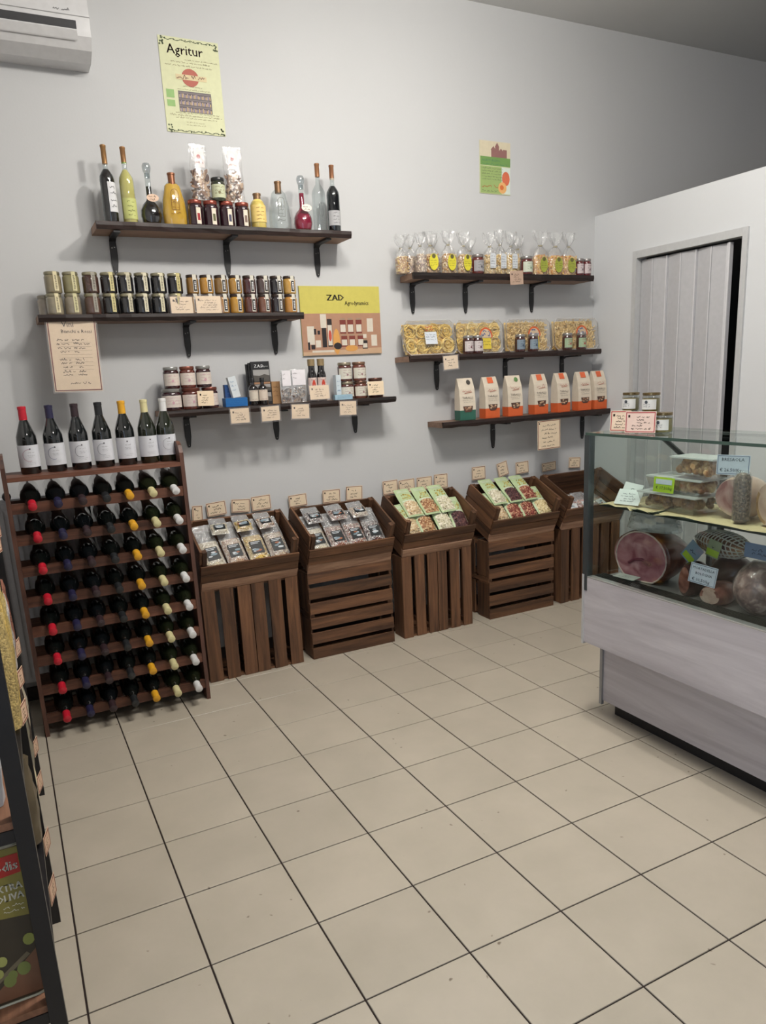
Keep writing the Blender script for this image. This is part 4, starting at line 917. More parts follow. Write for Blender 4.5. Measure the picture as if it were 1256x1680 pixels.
jar('sauce jar with pale green label beside the orange pasta bags',(3.182,.545,Z4),.041,.110,(84,36,34),(150,148,144),'wrap',61,.2,None,(190,196,180),(120,140,110))
for k,x in enumerate((3.625,3.676)): jar('small red sauce jar with pale label, %s of the pair at the right end'%['left','right'][k],(x+.012*k,.55,Z4),.030,.106,(88,30,34),(140,136,134),'wrap',62,.2,'paired sauce jars',(190,178,178),(110,90,96))
sign('small pinkish card hanging from the edge of the pasta bag shelf',(3.062,.487,2.131),.102,.082,50,(0,-.06,0),4,paper=plain((176,150,132),.7),border=None)

# ------------------------------------------------------------------ right middle shelf: pasta trays
Z5=1.7215
TRAYF=film((240,240,238),.05,.3,.08,14,.4,name='tray_film'); 
def tray(label,x,w,h,seed,cols,kind,labkind,y=.60,rx=-.10):
    t=thing('pasta_tray',label,'tray',(x,y,Z5),0,'large pasta trays',(rx,0,0)); rg=random.Random(seed); c=.028; d=.055
    def outline(s): return [(-w/2*s+c,0),(w/2*s-c,0),(w/2*s,c),(w/2*s,h-c),(w/2*s-c,h),(-w/2*s+c,h),(-w/2*s,h-c),(-w/2*s,c)]
    mb=MB(); P0=outline(1); P1=[(x_*.94,.006+z_*.94) for x_,z_ in P0]; n=8   # P0 is the front rim, P1 the back
    vs=[(a,-d/2,b) for a,b in P0]+[(a,d/2,b) for a,b in P1]; fs=[tuple(reversed(range(n,2*n)))]+[(i,i+n,(i+1)%n+n,(i+1)%n) for i in range(n)]
    mb.add(vs,fs); mb.build('tray_body',film((225,226,228),.22,.3,.15,8,.3,name='tray_plastic'),t)
    mb=MB(); mb.tube([(a,-d/2,b) for a,b in P0],.003,6,0,None,True); mb.build('rim',film((235,235,235),.45,.6,.1,8,.2,name='rim_plastic'),t)
    mt=[plain(c_,.55,.4) for c_ in cols]; nx=4 if kind!='short' else 0
    if kind=='nest':
        for ix in range(4):
            for iz in range(2):
                mb=MB(); cx=-w*.36+ix*w*.24; cz=h*(.29+.42*iz); R0=min(w*.125,h*.21)
                for q in range(24):
                    r_=R0*rg.uniform(.08,1.08); ph=rg.uniform(0,6); ex=rg.uniform(.8,1.15); yo=rg.uniform(-.012,.012)
                    mb.tube([(cx+r_*ex*math.cos(ph+k*2*PI/9)+rg.uniform(-.002,.002),yo+.004*math.sin(2*k+ph),cz+r_/ex*math.sin(ph+k*2*PI/9)+rg.uniform(-.002,.002)) for k in range(9)],.0024,4,q%len(mt),None,True)
                mb.build('pasta_nest',mt,t)
        mb=MB(); mb.box(-w*.46,w*.46,.012,.018,h*.06,h*.94); mb.build('tray_base',speckle([(226,196,120),(200,160,84),(236,216,160)],70,.6,.5),t)
    else:
        mb=MB()
        for _ in range(260):
            cx=rg.uniform(-w*.45,w*.45); cz=rg.uniform(h*.07,h*.93); cy=rg.uniform(-.018,.008); a0=rg.uniform(0,6); l_=rg.uniform(.012,.022); cv=rg.uniform(-.9,.9)
            pts=[(cx+l_*math.cos(a0+cv*u)*u,cy+.003*u*u,cz+l_*math.sin(a0+cv*u)*u) for u in (-1,-.3,.4,1)]
            mb.tube(pts,.0032,4,rg.randrange(len(mt)))
        o=mb.build('short_pasta',mt,t); o['kind']='stuff'
        mb=MB(); mb.box(-w*.46,w*.46,.012,.018,h*.06,h*.94); mb.build('tray_base',plain(cols[0],.6),t)
    mb=MB(); mb.poly(outline(.985),-d/2-.0015); mb.build('film_lid',TRAYF,t)
    yy=-d/2-.0025
    if labkind=='white':
        mb=MB(); mb.quad(-.040,.045,h*.30,h*.66,yy,0); l=mb.build('tray_label',plain((206,212,218),.5),t)
        mb=MB(); [mb.scrib(-.034,.038,h*(.56-.07*q),.011,yy-.001,rg,1) for q in range(3)]; mb.scrib(-.030,.022,h*.78,.020,yy-.001,rg,0,None,.003); mb.scrib(-.030,.022,h*.69,.016,yy-.001,rg,0,None,.0025); mb.build('print',[plain((196,60,52),.6),plain((90,92,104),.6)],l)
    else:
        mb=MB(); cx=.045; ar=[(cx-.045,h*.46),(cx+.045,h*.46)]+[(cx+.052*math.cos(math.radians(a)),h*.50+.058*math.sin(math.radians(a))) for a in range(0,181,20)]
        mb.poly(ar,yy,0); ar2=[(cx+(x_-cx)*.8,h*.47+(z_-h*.47)*.82) for x_,z_ in ar]; mb.poly(ar2,yy-.0008,1)
        mb.quad(cx-.036,cx+.036,h*.12,h*.45,yy,2); l=mb.build('tray_label',[plain((200,96,56),.5),plain((196,176,150),.5),plain((212,190,70),.5)],t)
        mb=MB(); mb.scrib(cx-.036,cx+.036,h*.50,.030,yy-.0016,rg,0,None,.005); mb.scrib(cx-.022,cx+.026,h*.64,.018,yy-.0016,rg,0,None,.004); mb.scrib(cx-.03,cx+.03,h*.33,.010,yy-.001,rg,1); mb.scrib(cx-.03,cx+.03,h*.24,.010,yy-.001,rg,1); mb.build('print',[plain((54,80,140),.5),plain((90,90,60),.6)],l)
YEL=[(240,208,116),(222,184,84),(246,224,150)]; PAL=[(230,200,132),(240,216,160),(212,176,104)]
tray('clear tray of thin yellow pasta with a white label, leftmost of the four trays',2.467,.365,.208,1,YEL,'nest','white',.575,-.22)
tray('clear tray of pasta nests with arched label, second of the four trays',2.855,.362,.206,2,YEL,'nest','arch',.62)
tray('clear tray of pasta strips with arched label, third of the four trays',3.245,.36,.206,3,PAL,'short','arch',.62)
tray('clear tray of twisted pasta with arched label, rightmost of the four trays',3.655,.385,.208,4,PAL,'short','arch',.62)
for k,(x,lc,ic) in enumerate([(2.716,(196,188,186),(110,70,76)),(2.788,(196,188,186),(110,70,76)),(3.118,(120,134,146),(60,76,96)),(3.224,(126,140,150),(60,76,96)),(3.512,(150,170,140),(170,60,60)),(3.634,(150,170,140),(170,60,60))]):
    jar('small sauce jar with %s label, %s one before the %s tray'%(['white','white','grey blue','grey blue','green and red','green and red'][k],['left','right'][k%2],['second','third','rightmost'][k//2]),(x,.532,Z5),.034,.108,(66,34,32),(150,148,146),'wrap',70+k,.15,'sauce jars in front of the pasta trays',lc,ic)
sign('sleeved price card hanging below the leftmost pasta tray',(2.558,.487,1.634),.104,.080,51,(0,-.05,0),3,sleeve=True,border=None)

# ------------------------------------------------------------------ right bottom shelf: seven packs of taralli
Z6=1.3115
def pack(label,x,base,badge,seed,rz):
    t=thing('snack_pack',label,'pack',(x,.562,Z6),rz,'tall paper snack packs'); w,d,h=.112,.066,.262; c=(212,200,182); rg=random.Random(seed)
    mb=MB(); rowsp=[(0,1,1),(.02,1.02,1.03),(.24,1.03,1.06),(.5,1.01,1.0),(.74,1.0,.82),(.92,.99,.35),(1,.985,.10)]; vs=[];fs=[]
    for z,fx,fy in rowsp:
        for sx,sy in ((-1,-1),(1,-1),(1,1),(-1,1)): vs.append((sx*w/2*fx+rg.uniform(-.001,.001),sy*d/2*fy+(d/2*.30*(z**3)),z*h))
    for j in range(len(rowsp)-1):
        for i in range(4): a=j*4+i;b=j*4+(i+1)%4; fs.append((a,b,b+4,a+4))
    fs+= [(3,2,1,0),tuple(len(rowsp)*4-4+i for i in range(4))]
    mb.add(vs[:],fs); 
    o=mb.build('pack_body',[plain(c,.55,.3),plain(base,.5,.3)],t)
    for i,p in enumerate(o.data.polygons):
        if i<8: p.material_index=1
    # front artwork follows the sloping face
    def yf(z):
        zz=z/h
        for (a,_,fa),(b,_,fb) in zip(rowsp,rowsp[1:]):
            if a<=zz<=b: f=fa+(fb-fa)*(zz-a)/(b-a); return -d/2*f+d/2*.30*(zz**3)
        return 0
    def drape(m,off): m.v=[(x_,yf(z_)-off,z_) for x_,y_,z_ in m.v]; return m
    mb=MB()
    win=[(-.030,.062),(-.036,.088),(.036,.088),(.032,.062),(.02,.050),(-.02,.050)]
    mb.poly(win,0); drape(mb,.0030); wi=mb.build('window',plain((84,58,48),.3,.5),t)
    mb=MB()
    for _ in range(6):
        cx,cz=rg.uniform(-.022,.022),rg.uniform(.058,.082); mb.disc(cx,cz,.008,0,rg.choice([0,1]),9,None,.005)
    drape(mb,.0036); mb.build('taralli',[plain((150,112,86),.5),plain((196,166,136),.5)],wi)
    mb=MB(); mb.text('TARALLI',0,.134,.013,0,0,None,'c',0,1.15); mb.scrib(-.036,.036,.122,.007,0,rg); mb.scrib(-.03,.034,.110,.006,0,rg); drape(mb,.0034); mb.build('lettering',plain((84,78,72),.6),t)
    mb=MB(); mb.scrib(-.034,.036,.172,.026,0,rg,0,None,.0018); mb.line([(-.02,.168),(.034,.174)],.003,0); drape(mb,.0036); mb.build('script_logo',plain((176,104,88),.6),t)
    mb=MB()
    if badge=='orange': mb.poly([(-.022,.222),(.022,.222),(.022,.2595),(-.022,.2595)],0)
    else: mb.disc(.020,.236,.015,0)
    drape(mb,.0034); mb.build('badge',plain({'orange':(214,104,66),'dark':(70,66,60),'green':(92,128,76)}[badge],.5),t)
ORG=(206,96,52)
xs6=[2.703,2.893,3.078,3.292,3.484,3.672,3.815]
for k,x in enumerate(xs6):
    pack(['tall paper pack with green base and dark round badge, leftmost on its shelf','tall paper pack with orange base and orange square badge, second from left on its shelf','tall paper pack with orange base and green round badge, third from left','tall paper pack with orange base and square badge, fourth from left','tall paper pack with orange base and square badge, fifth from left','tall paper pack with orange base and square badge, sixth from left','tall paper pack with orange base, rightmost beside the white partition'][k],x,(52,98,84) if k==0 else ORG,['dark','orange','green','orange','orange','orange','orange'][k],k,[-.05,.03,-.05,.0,.05,-.02,.02][k])

# ------------------------------------------------------------------ posters on the back wall
def poster_root(name,label,x,z,w,h,base,ang=0):
    t=thing(name,label,'poster',(x,WY-.002,z),0,None,(0,ang,0)); mb=MB(); mb.box(-w/2,w/2,-.0015,0,0,h); mb.build('sheet',base,t); return t
rg=random.Random(12)
t=poster_root('poster','yellow green poster headed Agritur high on the back wall',1.172,2.885,.305,.435,plain((204,206,168),.6),.0)
y=-.0024; w_,h_=.305,.435
mb=MB()
for zz in (.008,h_-.012):
    pts=[(-.14+k*.0125,zz+ (.004*math.sin(k*1.7))) for k in range(23)]; mb.line(pts,.003,y)
    for k in range(14): mb.disc(-.135+k*.0205+rg.uniform(-.004,.004),zz+rg.uniform(-.004,.004),rg.uniform(.002,.0045),y-.0002,0,6)
for sx in (-1,1):
    for zz in (.012,h_-.016):
        for q in range(7): mb.disc(sx*(.135+rg.uniform(-.010,.012)),zz+rg.uniform(-.012,.022)*(1 if zz<.1 else -1),.0045,y-.0003,0,7)
mb.build('vine_border',plain((78,88,66),.7),t)
mb=MB(); mb.text('Agritur',-.115,h_-.075,.045,y,0,None,'l',.0005,1.0); mb.build('lettering',plain((84,60,66),.7),t)
mb=MB()
for z_,a,b,hh in ((.335,-.03,.14,.008),(.322,-.10,.10,.009),(.306,-.13,.11,.009),(.214,-.05,.05,.008),(.200,-.08,.09,.007),(.090,-.10,.13,.010),(.078,-.13,.14,.010),(.066,-.10,.12,.009),(.048,-.05,.05,.007),(.036,-.05,.05,.007)): mb.scrib(a,b,z_,hh,y,rg)
mb.build('small_print',plain((120,110,84),.7),t)
mb=MB(); mb.disc(-.008,.258,.044,y,0,24,None,.041); mb.build('logo_disc',plain((170,92,78),.6),t)
mb=MB(); mb.quad(-.082,.076,.246,.270,y-.0006,1); mb.scrib(-.078,.070,.249,.022,y-.0012,rg,0,None,.0028); mb.build('logo_band',[plain((100,50,48),.6),plain((206,190,150),.6)],t)
mb=MB(); mb.quad(-.078,.092,.098,.194,y,0)
for r_ in range(3):
    mb.quad(-.078,.092,.122+.031*r_,.127+.031*r_,y-.0003,1)
    for k in range(24): mb.quad(-.074+k*.0068,-.0695+k*.0068,.1005+.031*r_,.1005+.031*r_+rg.uniform(.012,.020),y-.0006,2+k%3)
mb.build('shelf_photo',[plain((96,88,92),.6),plain((120,112,112),.6),plain((180,160,150),.6),plain((140,130,150),.6),plain((196,170,120),.6)],t)
mb=MB(); mb.quad(-.138,-.098,.158,.196,y); mb.quad(-.138,-.098,.118,.148,y); mb.build('green_badges',plain((140,176,110),.6),t)
# second poster
t=poster_root('poster','small green poster with fruit pictures on the upper back wall',3.054,2.700,.235,.305,plain((196,200,160),.6),.01)
mb=MB(); mb.quad(-.117,.117,.215,.305,y,0); mb.quad(-.112,.117,.165,.215,y-.0002,1); mb.quad(-.112,.05,.004,.160,y-.0002,2); mb.quad(.05,.117,.004,.160,y-.0002,3); mb.build('colour_fields',[plain((206,196,170),.6),plain((112,150,84),.6),plain((150,172,108),.6),plain((206,216,206),.6)],t)
mb=MB()
for a,b,c,d in ((-.03,.0,.215,.255),(0,.03,.215,.275),(.03,.06,.215,.25),(.06,.09,.215,.262)): mb.quad(a,b,c,d,y-.0006)
mb.poly([(-.035,.255),(.005,.255),(-.013,.278)],y-.0006); mb.poly([(-.002,.275),(.032,.275),(.015,.300)],y-.0006); mb.poly([(.026,.25),(.064,.25),(.045,.268)],y-.0006); mb.build('house_drawing',plain((140,100,96),.7),t)
mb=MB(); mb.text('AGRITURISMO',-.10,.188,.014,y-.0008,0,None,'l',0,1.1); mb.scrib(-.10,.10,.170,.012,y-.0008,rg); mb.build('lettering',plain((80,120,96),.6),t)
mb=MB()
for q in range(5): mb.scrib(-.10,.06,.145-.016*q,.010,y-.0008,rg)
mb.scrib(-.10,.03,.035,.030,y-.0008,rg,1,None,.003); mb.scrib(-.1,.02,.012,.012,y-.0008,rg); mb.build('small_print',[plain((90,96,80),.7),plain((176,84,56),.6)],t)
mb=MB(); mb.disc(.082,.095,.030,y-.001,0,16,None,.042); mb.disc(.055,.040,.032,y-.0012,1,16,None,.034); mb.disc(.05,.042,.015,y-.0014,2,12); mb.build('fruit_picture',[plain((206,110,80),.5),plain((222,170,110),.5),plain((206,110,60),.5)],t)
# photo board
t=poster_root('photo_board','yellow topped board lettered ZAD with a photo of jars below',1.928,1.750,.515,.388,plain((206,204,196),.6),.0)
t.location.y=WY-.010
mb=MB(); mb.box(-.2575,.2575,-.0016,.008,0,.388,1); mb.quad(-.2575,.2575,.236,.388,y,0); mb.build('yellow_field',[plain((194,184,92),.45),plain((190,180,110),.5)],t)
mb=MB(); mb.text('ZAD',-.088,.308,.034,y-.0006,0,None,'l',.0022,1.15); mb.text('Agrodynamics',.026,.282,.024,y-.0006,0,None,'l',.0006,.82); mb.build('lettering',plain((44,40,30),.6),t)
mb=MB(); mb.quad(-.2575,.2575,0,.236,y,0); mb.poly([(-.2575,0),(.2575,0),(.2575,.035),(-.2575,.02)],y-.0002,1); mb.build('photo_background',[plain((168,128,104),.5),plain((190,158,128),.5)],t)
def minijar(mb,x,z,w2,h2,c=0): mb.quad(x-w2,x+w2,z,z+h2,y-.0006,c); mb.quad(x-w2*.85,x+w2*.85,z+h2*.12,z+h2*.66,y-.0010,3); mb.quad(x-w2*.8,x+w2*.8,z+h2,z+h2*1.12,y-.0006,1)
mb=MB()
for x in (.005,.055,.110): minijar(mb,x,.120,.020,.078)
for x in (.010,.062,.118): minijar(mb,x,.045,.020,.062)
minijar(mb,.146,.030,.017,.048,2); mb.quad(.135,.158,.092,.115,y-.0012,3)
for a in ((-.225,-.180,.062,.165),(-.175,-.142,.045,.085),(-.138,-.100,.155,.232),(.165,.205,.128,.205),(.190,.228,.045,.110)): mb.quad(*a,y-.0006,3)
for a in ((-.182,-.168,.118,.150),(-.160,-.144,.118,.140),(-.132,-.104,.045,.155),(-.205,-.180,.035,.060),(-.225,-.212,.032,.075)): mb.quad(*a,y-.0009,2)
mb.quad(-.096,-.066,.048,.205,y-.0008,2); mb.quad(-.094,-.068,.055,.170,y-.0012,3); mb.disc(-.081,.11,.010,y-.0016,5,12,None,.032)
mb.disc(-.040,.075,.022,y-.0008,4,12,None,.075); mb.disc(-.035,.050,.026,y-.0012,2,12,None,.02); mb.disc(.055,.035,.042,y-.0014,4,14,None,.018)
mb.quad(-.20,-.06,.016,.028,y-.001,3)
mb.build('photographed_jars',[plain((120,56,48),.5),plain((150,130,110),.5),plain((40,34,36),.5),plain((206,198,184),.5),plain((206,150,80),.5),plain((186,76,60),.5)],t)

# ------------------------------------------------------------------ refrigerated counter
CF=wood((172,167,172),(206,202,206),'Y',.45,.35,.05,.02,'whitewashed_panel'); GY=plain((150,152,154),.35,.5,.4); DK=plain((34,38,38),.4,.5)
t=thing('display_counter','long glass fronted refrigerated counter with whitewashed wood panels','counter',(2.25,-1.06,0)); CYF=-3.9+1.06; CT=t
# front panel (overhanging) and plinth
mb=MB(); mb.box(0,.03,CYF,-.006,.394,.700); mb.build('front_panel',CF,t)
mb=MB(); mb.box(-.004,.03,-.0058,.006,.385,.712); mb.build('end_trim',plain((196,198,200),.35,.5,.2),t)
mb=MB(); mb.box(0.0,.034,CYF,-.006,.7002,.706); mb.build('aluminium_strip',plain((206,206,206),.25,.5,.6),t)
mb=MB(); mb.box(.120,.150,CYF,-.01,.075,.410); mb.build('plinth_panel',CF,t)
mb=MB(); mb.box(.110,.125,-.012,.004,.055,.398); mb.build('plinth_trim',GY,t)
mb=MB(); mb.box(.17,.86,CYF+.02,-.04,.0,.074); mb.build('kick_base',plain((40,38,38),.6),t)
mb=MB(); mb.box(.151,.90,CYF,-.012,.0745,.393); mb.build('cabinet_body',plain((170,170,172),.5),t)
mb=MB(); mb.box(.031,.90,CYF,-.007,.3935,.655); mb.build('cooling_well',plain((120,122,122),.4),t)
mb=MB(); mb.box(.036,.115,CYF,-.012,.6555,.700,0)
mb.build('front_gutter',plain((52,58,56),.4),t)
for k in range(7): mb=MB() if k==0 else mb; mb.box(.040+k*.010,.044+k*.010,CYF,-.014,.7005,.704)
mb.build('air_grille',plain((30,34,33),.4),t)
mb=MB(); mb.box(.1155,.88,CYF,-.012,.6555,.690); mb.build('display_deck',plain((150,150,148),.3,.5,.5),t)
# glass
mb=MB(); mb.box(.004,.010,CYF,-.02,.7065,1.328); mb.build('front_glass',pane((246,250,248),.04),t)
mb=MB(); mb.box(.000,.375,CYF,.0,1.329,1.339); mb.build('top_glass',pane((240,248,244),.06,'green_glass'),t)
mb=MB(); mb.box(-.003,.0005,CYF,.0,1.3285,1.3395); mb.build('glass_edge',plain((64,84,76),.2,.6),t)
mb=MB(); mb.prism([(.012,.707),(.86,.707),(.86,1.0),(.40,1.327),(.012,1.327)],-.018,-.012); mb.build('end_glass',pane((246,250,248),.04),t)
mb=MB(); mb.box(-.002,.030,-.022,.006,.640,1.3285); mb.build('corner_post',plain((86,92,94),.25,.5,.5),t)
mb=MB(); mb.tube([(.395,-.008,1.318),(.84,-.008,1.005)],.011,6); mb.build('sloping_strut',DK,t)
mb=MB(); mb.box(.375,.395,CYF,-.02,1.318,1.328); mb.build('rear_top_rail',GY,t)
mb=MB(); mb.box(.065,.44,CYF,-.022,1.020,1.027); mb.build('inner_shelf',pane((226,238,232),.07,'shelf_glass'),t)
mb=MB(); mb.box(.062,.066,CYF,-.022,1.019,1.028); mb.build('shelf_edge',plain((40,52,48),.3,.5),t)
for yy in (-.30,-.95,-1.7): 
    mb=MB() if yy==-.30 else mb; mb.box(.43,.445,yy-.01,yy+.01,.655,1.019)
mb.build('shelf_support',GY,t)
# paper lining on the shelf
rg=random.Random(8)
def paper(label,y0,y1,seed):
    rg=random.Random(seed); n=10; m=4; vs=[];fs=[]
    for j in range(m+1):
        for i in range(n+1):
            yv=y0+(y1-y0)*i/n; xv=2.25+(.052+rg.uniform(-.008,.012) if j==0 else .052+.33*j/m); vs.append((xv,yv,1.0285+ (rg.uniform(0,.006) if j in (0,1) else 0)+(-.006 if j==0 and i%3==1 else 0)+.001))
    for j in range(m):
        for i in range(n): a=j*(n+1)+i; fs.append((a,a+n+1,a+n+2,a+1))
    vs=[(x,y,max(z,1.0292 if x>2.311 else z)) for x,y,z in vs]
    mb=MB(); mb.add(vs,fs,0,None,True); o=mb.build('butcher_paper',plain((206,188,150),.6,.3),None); tag(o,label,'paper')
paper('sheet of tan butcher paper lining the inner shelf near its far end',-1.40,-1.095,1)
paper('sheet of tan butcher paper lining the inner shelf under the roast',-2.10,-1.404,2)
# ---- food inside
def blob(mb,rx,ry,rz,seed,cut=None,amp=.05,n=22,m=14,mi=0,cmi=1,flat=None):
    rg=random.Random(seed); ph=[rg.uniform(0,6) for _ in range(6)]; vs=[]
    for j in range(m+1):
        th=PI*j/m
        for i in range(n):
            a=2*PI*i/n; k=1+amp*(math.sin(2*a+ph[0])*math.sin(th)+.6*math.sin(3*a+2*th+ph[1])*math.sin(th)+.5*math.cos(3*th+ph[2])*math.sin(th))
            x,y,z=rx*k*math.cos(th),ry*k*math.sin(th)*math.cos(a),rz*k*math.sin(th)*math.sin(a)
            if cut is not None: x=max(x,-cut)
            if flat is not None: z=max(z,-flat)
            vs.append((x,y,z))
    fs=[];mm=[]
    for j in range(m):
        for i in range(n):
            a=j*n+i;b=j*n+(i+1)%n; fs.append((a,a+n,b+n,b))
    c=len(mb.v)
    mb.add(vs,fs,mi,None,True)
    if cut is not None:
        for fi in range(len(mb.f)-len(fs),len(mb.f)):
            if all(mb.v[q][0]<=-cut+1e-5 for q in mb.f[fi]): mb.m[fi]=cmi; mb.sm[fi]=False
    return mb
def meat(c1,c2,c3,scale=9,rough=.35,name='meat'):
    m,tn,b=nt(name); setup(b,rough,.5,0,.3); N=tn.nodes; L=tn.links; tc=N.new('ShaderNodeTexCoord'); n=N.new('ShaderNodeTexNoise'); n.inputs['Scale'].default_value=scale; n.inputs['Detail'].default_value=4; n.inputs['Distortion'].default_value=.8
    L.new(tc.outputs['Object'],n.inputs['Vector']); cr=N.new('ShaderNodeValToRGB'); e=cr.color_ramp.elements; e[0].position=.35; e[0].color=lin(c1)+(1,); e[1].position=.68; e[1].color=lin(c3)+(1,); q=e.new(.52); q.color=lin(c2)+(1,)
    L.new(n.outputs['Fac'],cr.inputs[0]); L.new(cr.outputs[0],b.inputs['Base Color']); bp=N.new('ShaderNodeBump'); bp.inputs['Strength'].default_value=.4; bp.inputs['Distance'].default_value=.006; L.new(n.outputs['Fac'],bp.inputs['Height']); L.new(bp.outputs[0],b.inputs['Normal']); return m
HAMP=meat((150,84,94),(184,124,132),(206,156,158),12); RIND=meat((76,38,30),(120,66,46),(92,48,36),8); FATM=plain((214,196,186),.4)
# cooked ham: cut face towards the glass
t=thing('cooked_ham','large cooked ham with pink cut face behind the counter glass','ham',(2.405,-1.27,.691),0,None); 
mb=MB(); blob(mb,.21,.140,.125,3,.045,.045,28,18,0,1,.105); mb.v=[(x,y,z+.106) for x,y,z in mb.v]; t.rotation_euler=(0,0,math.radians(6)); t.location=(2.45,-1.235,.6915)
o=mb.build('ham_body',[RIND,HAMP],t)
mb=MB(); fr=[]
for a in range(24):
    th=2*PI*a/24; fr.append((-.0455,.134*math.cos(th)*.97,max(.003,.106+.119*math.sin(th)*.97)))
mb.tube(fr,.0035,6,0,None,True); mb.build('fat_rim',FATM,t)
mb=MB(); mb.tube([(-.0455,-.05,.085),(-.0455,-.01,.10),(-.0455,.03,.095),(-.0455,.06,.075)],.007,8); mb.build('dark_muscle',plain((120,56,72),.4),t)
def lump_bag(label,loc,sx,sy,sz,seed,name='plastic_bag',cat='bag'):
    rg=random.Random(seed); mb=MB(); n=20; m=12; vs=[];fs=[]
    for j in range(m+1):
        v=j/m; 
        for i in range(n):
            a=2*PI*i/n; q=rg.uniform(-.008,.008); vs.append((sx*(math.cos(a))*(1-.15*v)+q,sy*math.sin(a)*(1-.25*v)+q,v*sz+rg.uniform(-.006,.006)*(v>0)))
    for j in range(m):
        for i in range(n): a=j*n+i;b=j*n+(i+1)%n; fs.append((a,b,b+n,a+n))
    mb.add(vs,fs,0,None,True); o=mb.build(name,film((206,212,212),.50,.5,.2,22,1.2,name='thick_film'),None,loc); tag(o,label,cat); return o
lump_bag('crumpled clear plastic bag bunched on top of the cooked ham',(2.48,-1.24,.9175),.085,.135,.092,4)
def cut_meat(name,label,loc,dims,seed,mats,cut=None,rot=0,flat=.9,cat='meat'):
    rx,ry,rz=dims; mb=MB(); blob(mb,rx,ry,rz,seed,cut,.06,20,12,0,1,rz*flat); mb.v=[(x,y,z+rz*flat) for x,y,z in mb.v]
    o=mb.build(name,mats,None,loc,(0,0,rot)); tag(o,label,cat); return o
PORK=meat((110,62,54),(150,98,84),(176,128,112),12); LARD=meat((176,146,132),(196,168,152),(206,186,172),9); DKM=meat((60,34,34),(84,50,46),(104,66,58),10)
cut_meat('bacon_slab','upright slab of smoked bacon beside the cooked ham',(2.43,-1.497,.691),(.085,.038,.075),5,[DKM,PORK],.05,.0)
cut_meat('bacon_block','block of streaky bacon under the white bordered tag',(2.42,-1.63,.691),(.09,.062,.045),6,[PORK,LARD],.06,.1)
cut_meat('dark_salami','dark wrapped salami lying behind the bacon block',(2.76,-1.42,.691),(.06,.10,.050),8,[DKM,PORK],None,.2)
def net(name,label,loc,L_,r,seed,rot):
    t=thing(name,label,'meat',loc,rot,None); mb=MB(); blob(mb,L_,r,r*.8,seed,None,.04,22,16,0,0,r*.76); mb.v=[(x,y,z+r*.76) for x,y,z in mb.v]; mb.build('roast_body',meat((84,44,36),(150,104,70),(190,150,104),14),t)
    mb=MB()
    for k in range(-7,8):
        x=L_*k/7.6; q=math.sqrt(max(0,1-(x/L_)**2)); mb.tube([(x+.008*math.sin(3*a),r*1.04*q*math.cos(a),r*.76+max(-r*.755,r*.83*q*math.sin(a))) for a in [2*PI*i/20 for i in range(20)]],.0030,4,0,None,True)
    for k in range(14):
        a0=2*PI*k/14; mb.tube([(L_*u,r*1.04*math.sqrt(1-u*u)*math.cos(a0+.3*u),r*.76+max(-r*.755,r*.83*math.sqrt(1-u*u)*math.sin(a0+.3*u))) for u in (-.97,-.8,-.5,-.2,.1,.4,.7,.9,.97)],.0030,4)
    mb.build('string_net',plain((212,206,196),.6),t); return t
net('netted_roast','rolled roast in white string net hung below the inner shelf',(2.52,-1.56,.853),.14,.062,4,math.radians(80))
# pieces carrying the netted roast
cut_meat('wrapped_speck','dark wrapped piece of speck carrying the netted roast',(2.57,-1.57,.691),(.075,.085,.084),9,[DKM,PORK],None,.4)
t=thing('mortadella','large round mortadella in clear film at the right edge of the photo','meat',(2.43,-1.80,.691),0); mb=MB(); blob(mb,.10,.085,.105,3,None,.03,22,14,0,0,.10); mb.v=[(x,y,z+.1) for x,y,z in mb.v]; mb.build('mortadella_body',meat((96,56,52),(150,112,106),(200,172,162),30),t)
mb=MB(); blob(mb,.104,.088,.109,3,None,.03,22,14,0,0,.0995); mb.v=[(x,y,z+.1) for x,y,z in mb.v]; mb.build('film',film((224,222,220),.10,.15,.15,26,.9),t)
cut_meat('dark_sausage','dark cured sausage lying on the back of the deck',(2.80,-1.55,.691),(.03,.14,.03),12,[DKM,DKM],None,0)
# shelf level boxes
def tub(label,loc,w,l,h,cols,seed,rz=0,lidded=True):
    t=thing('food_tub',label,'container',loc,rz,'clear tubs on the inner shelf'); rg=random.Random(seed)
    mb=MB(); mb.add([(-w/2*.88,-l/2*.9,0),(w/2*.88,-l/2*.9,0),(w/2*.88,l/2*.9,0),(-w/2*.88,l/2*.9,0),(-w/2,-l/2,h),(w/2,-l/2,h),(w/2,l/2,h),(-w/2,l/2,h)],[(3,2,1,0),(0,1,5,4),(1,2,6,5),(2,3,7,6),(3,0,4,7)]); mb.build('tub_body',film((232,232,228),.10,.5,.08,10,.2,name='clear_plastic'),t)
    ms=[meat(*c,scale=30) for c in cols]; mb=MB()
    for _ in range(100):
        M=T(rg.uniform(-w*.38,w*.38),rg.uniform(-l*.41,l*.41),rg.uniform(.018,h*.72))@Euler((rg.uniform(0,6),rg.uniform(0,6),rg.uniform(0,6))).to_matrix().to_4x4(); s_=rg.uniform(.013,.021)
        mb.lathe([(.001,-s_),(s_*.8,-s_*.6),(s_,0),(s_*.8,s_*.6),(.001,s_)],7,rg.randrange(len(ms)),M)
    o=mb.build('pieces_of_meat',ms,t); o['kind']='stuff'
    if lidded: mb=MB(); mb.box(-w/2-.003,w/2+.003,-l/2-.003,l/2+.003,h+.0005,h+.006); mb.build('lid',film((246,246,246),.62,.6,.1,8,.2,name='lid_plastic'),t)
    return t
br=[((110,70,48),(150,106,76),(176,136,100)),((92,56,40),(130,88,62),(160,120,90))]; br2=[((150,96,70),(196,150,110),(222,190,150)),((120,76,60),(160,116,86),(206,170,130))]
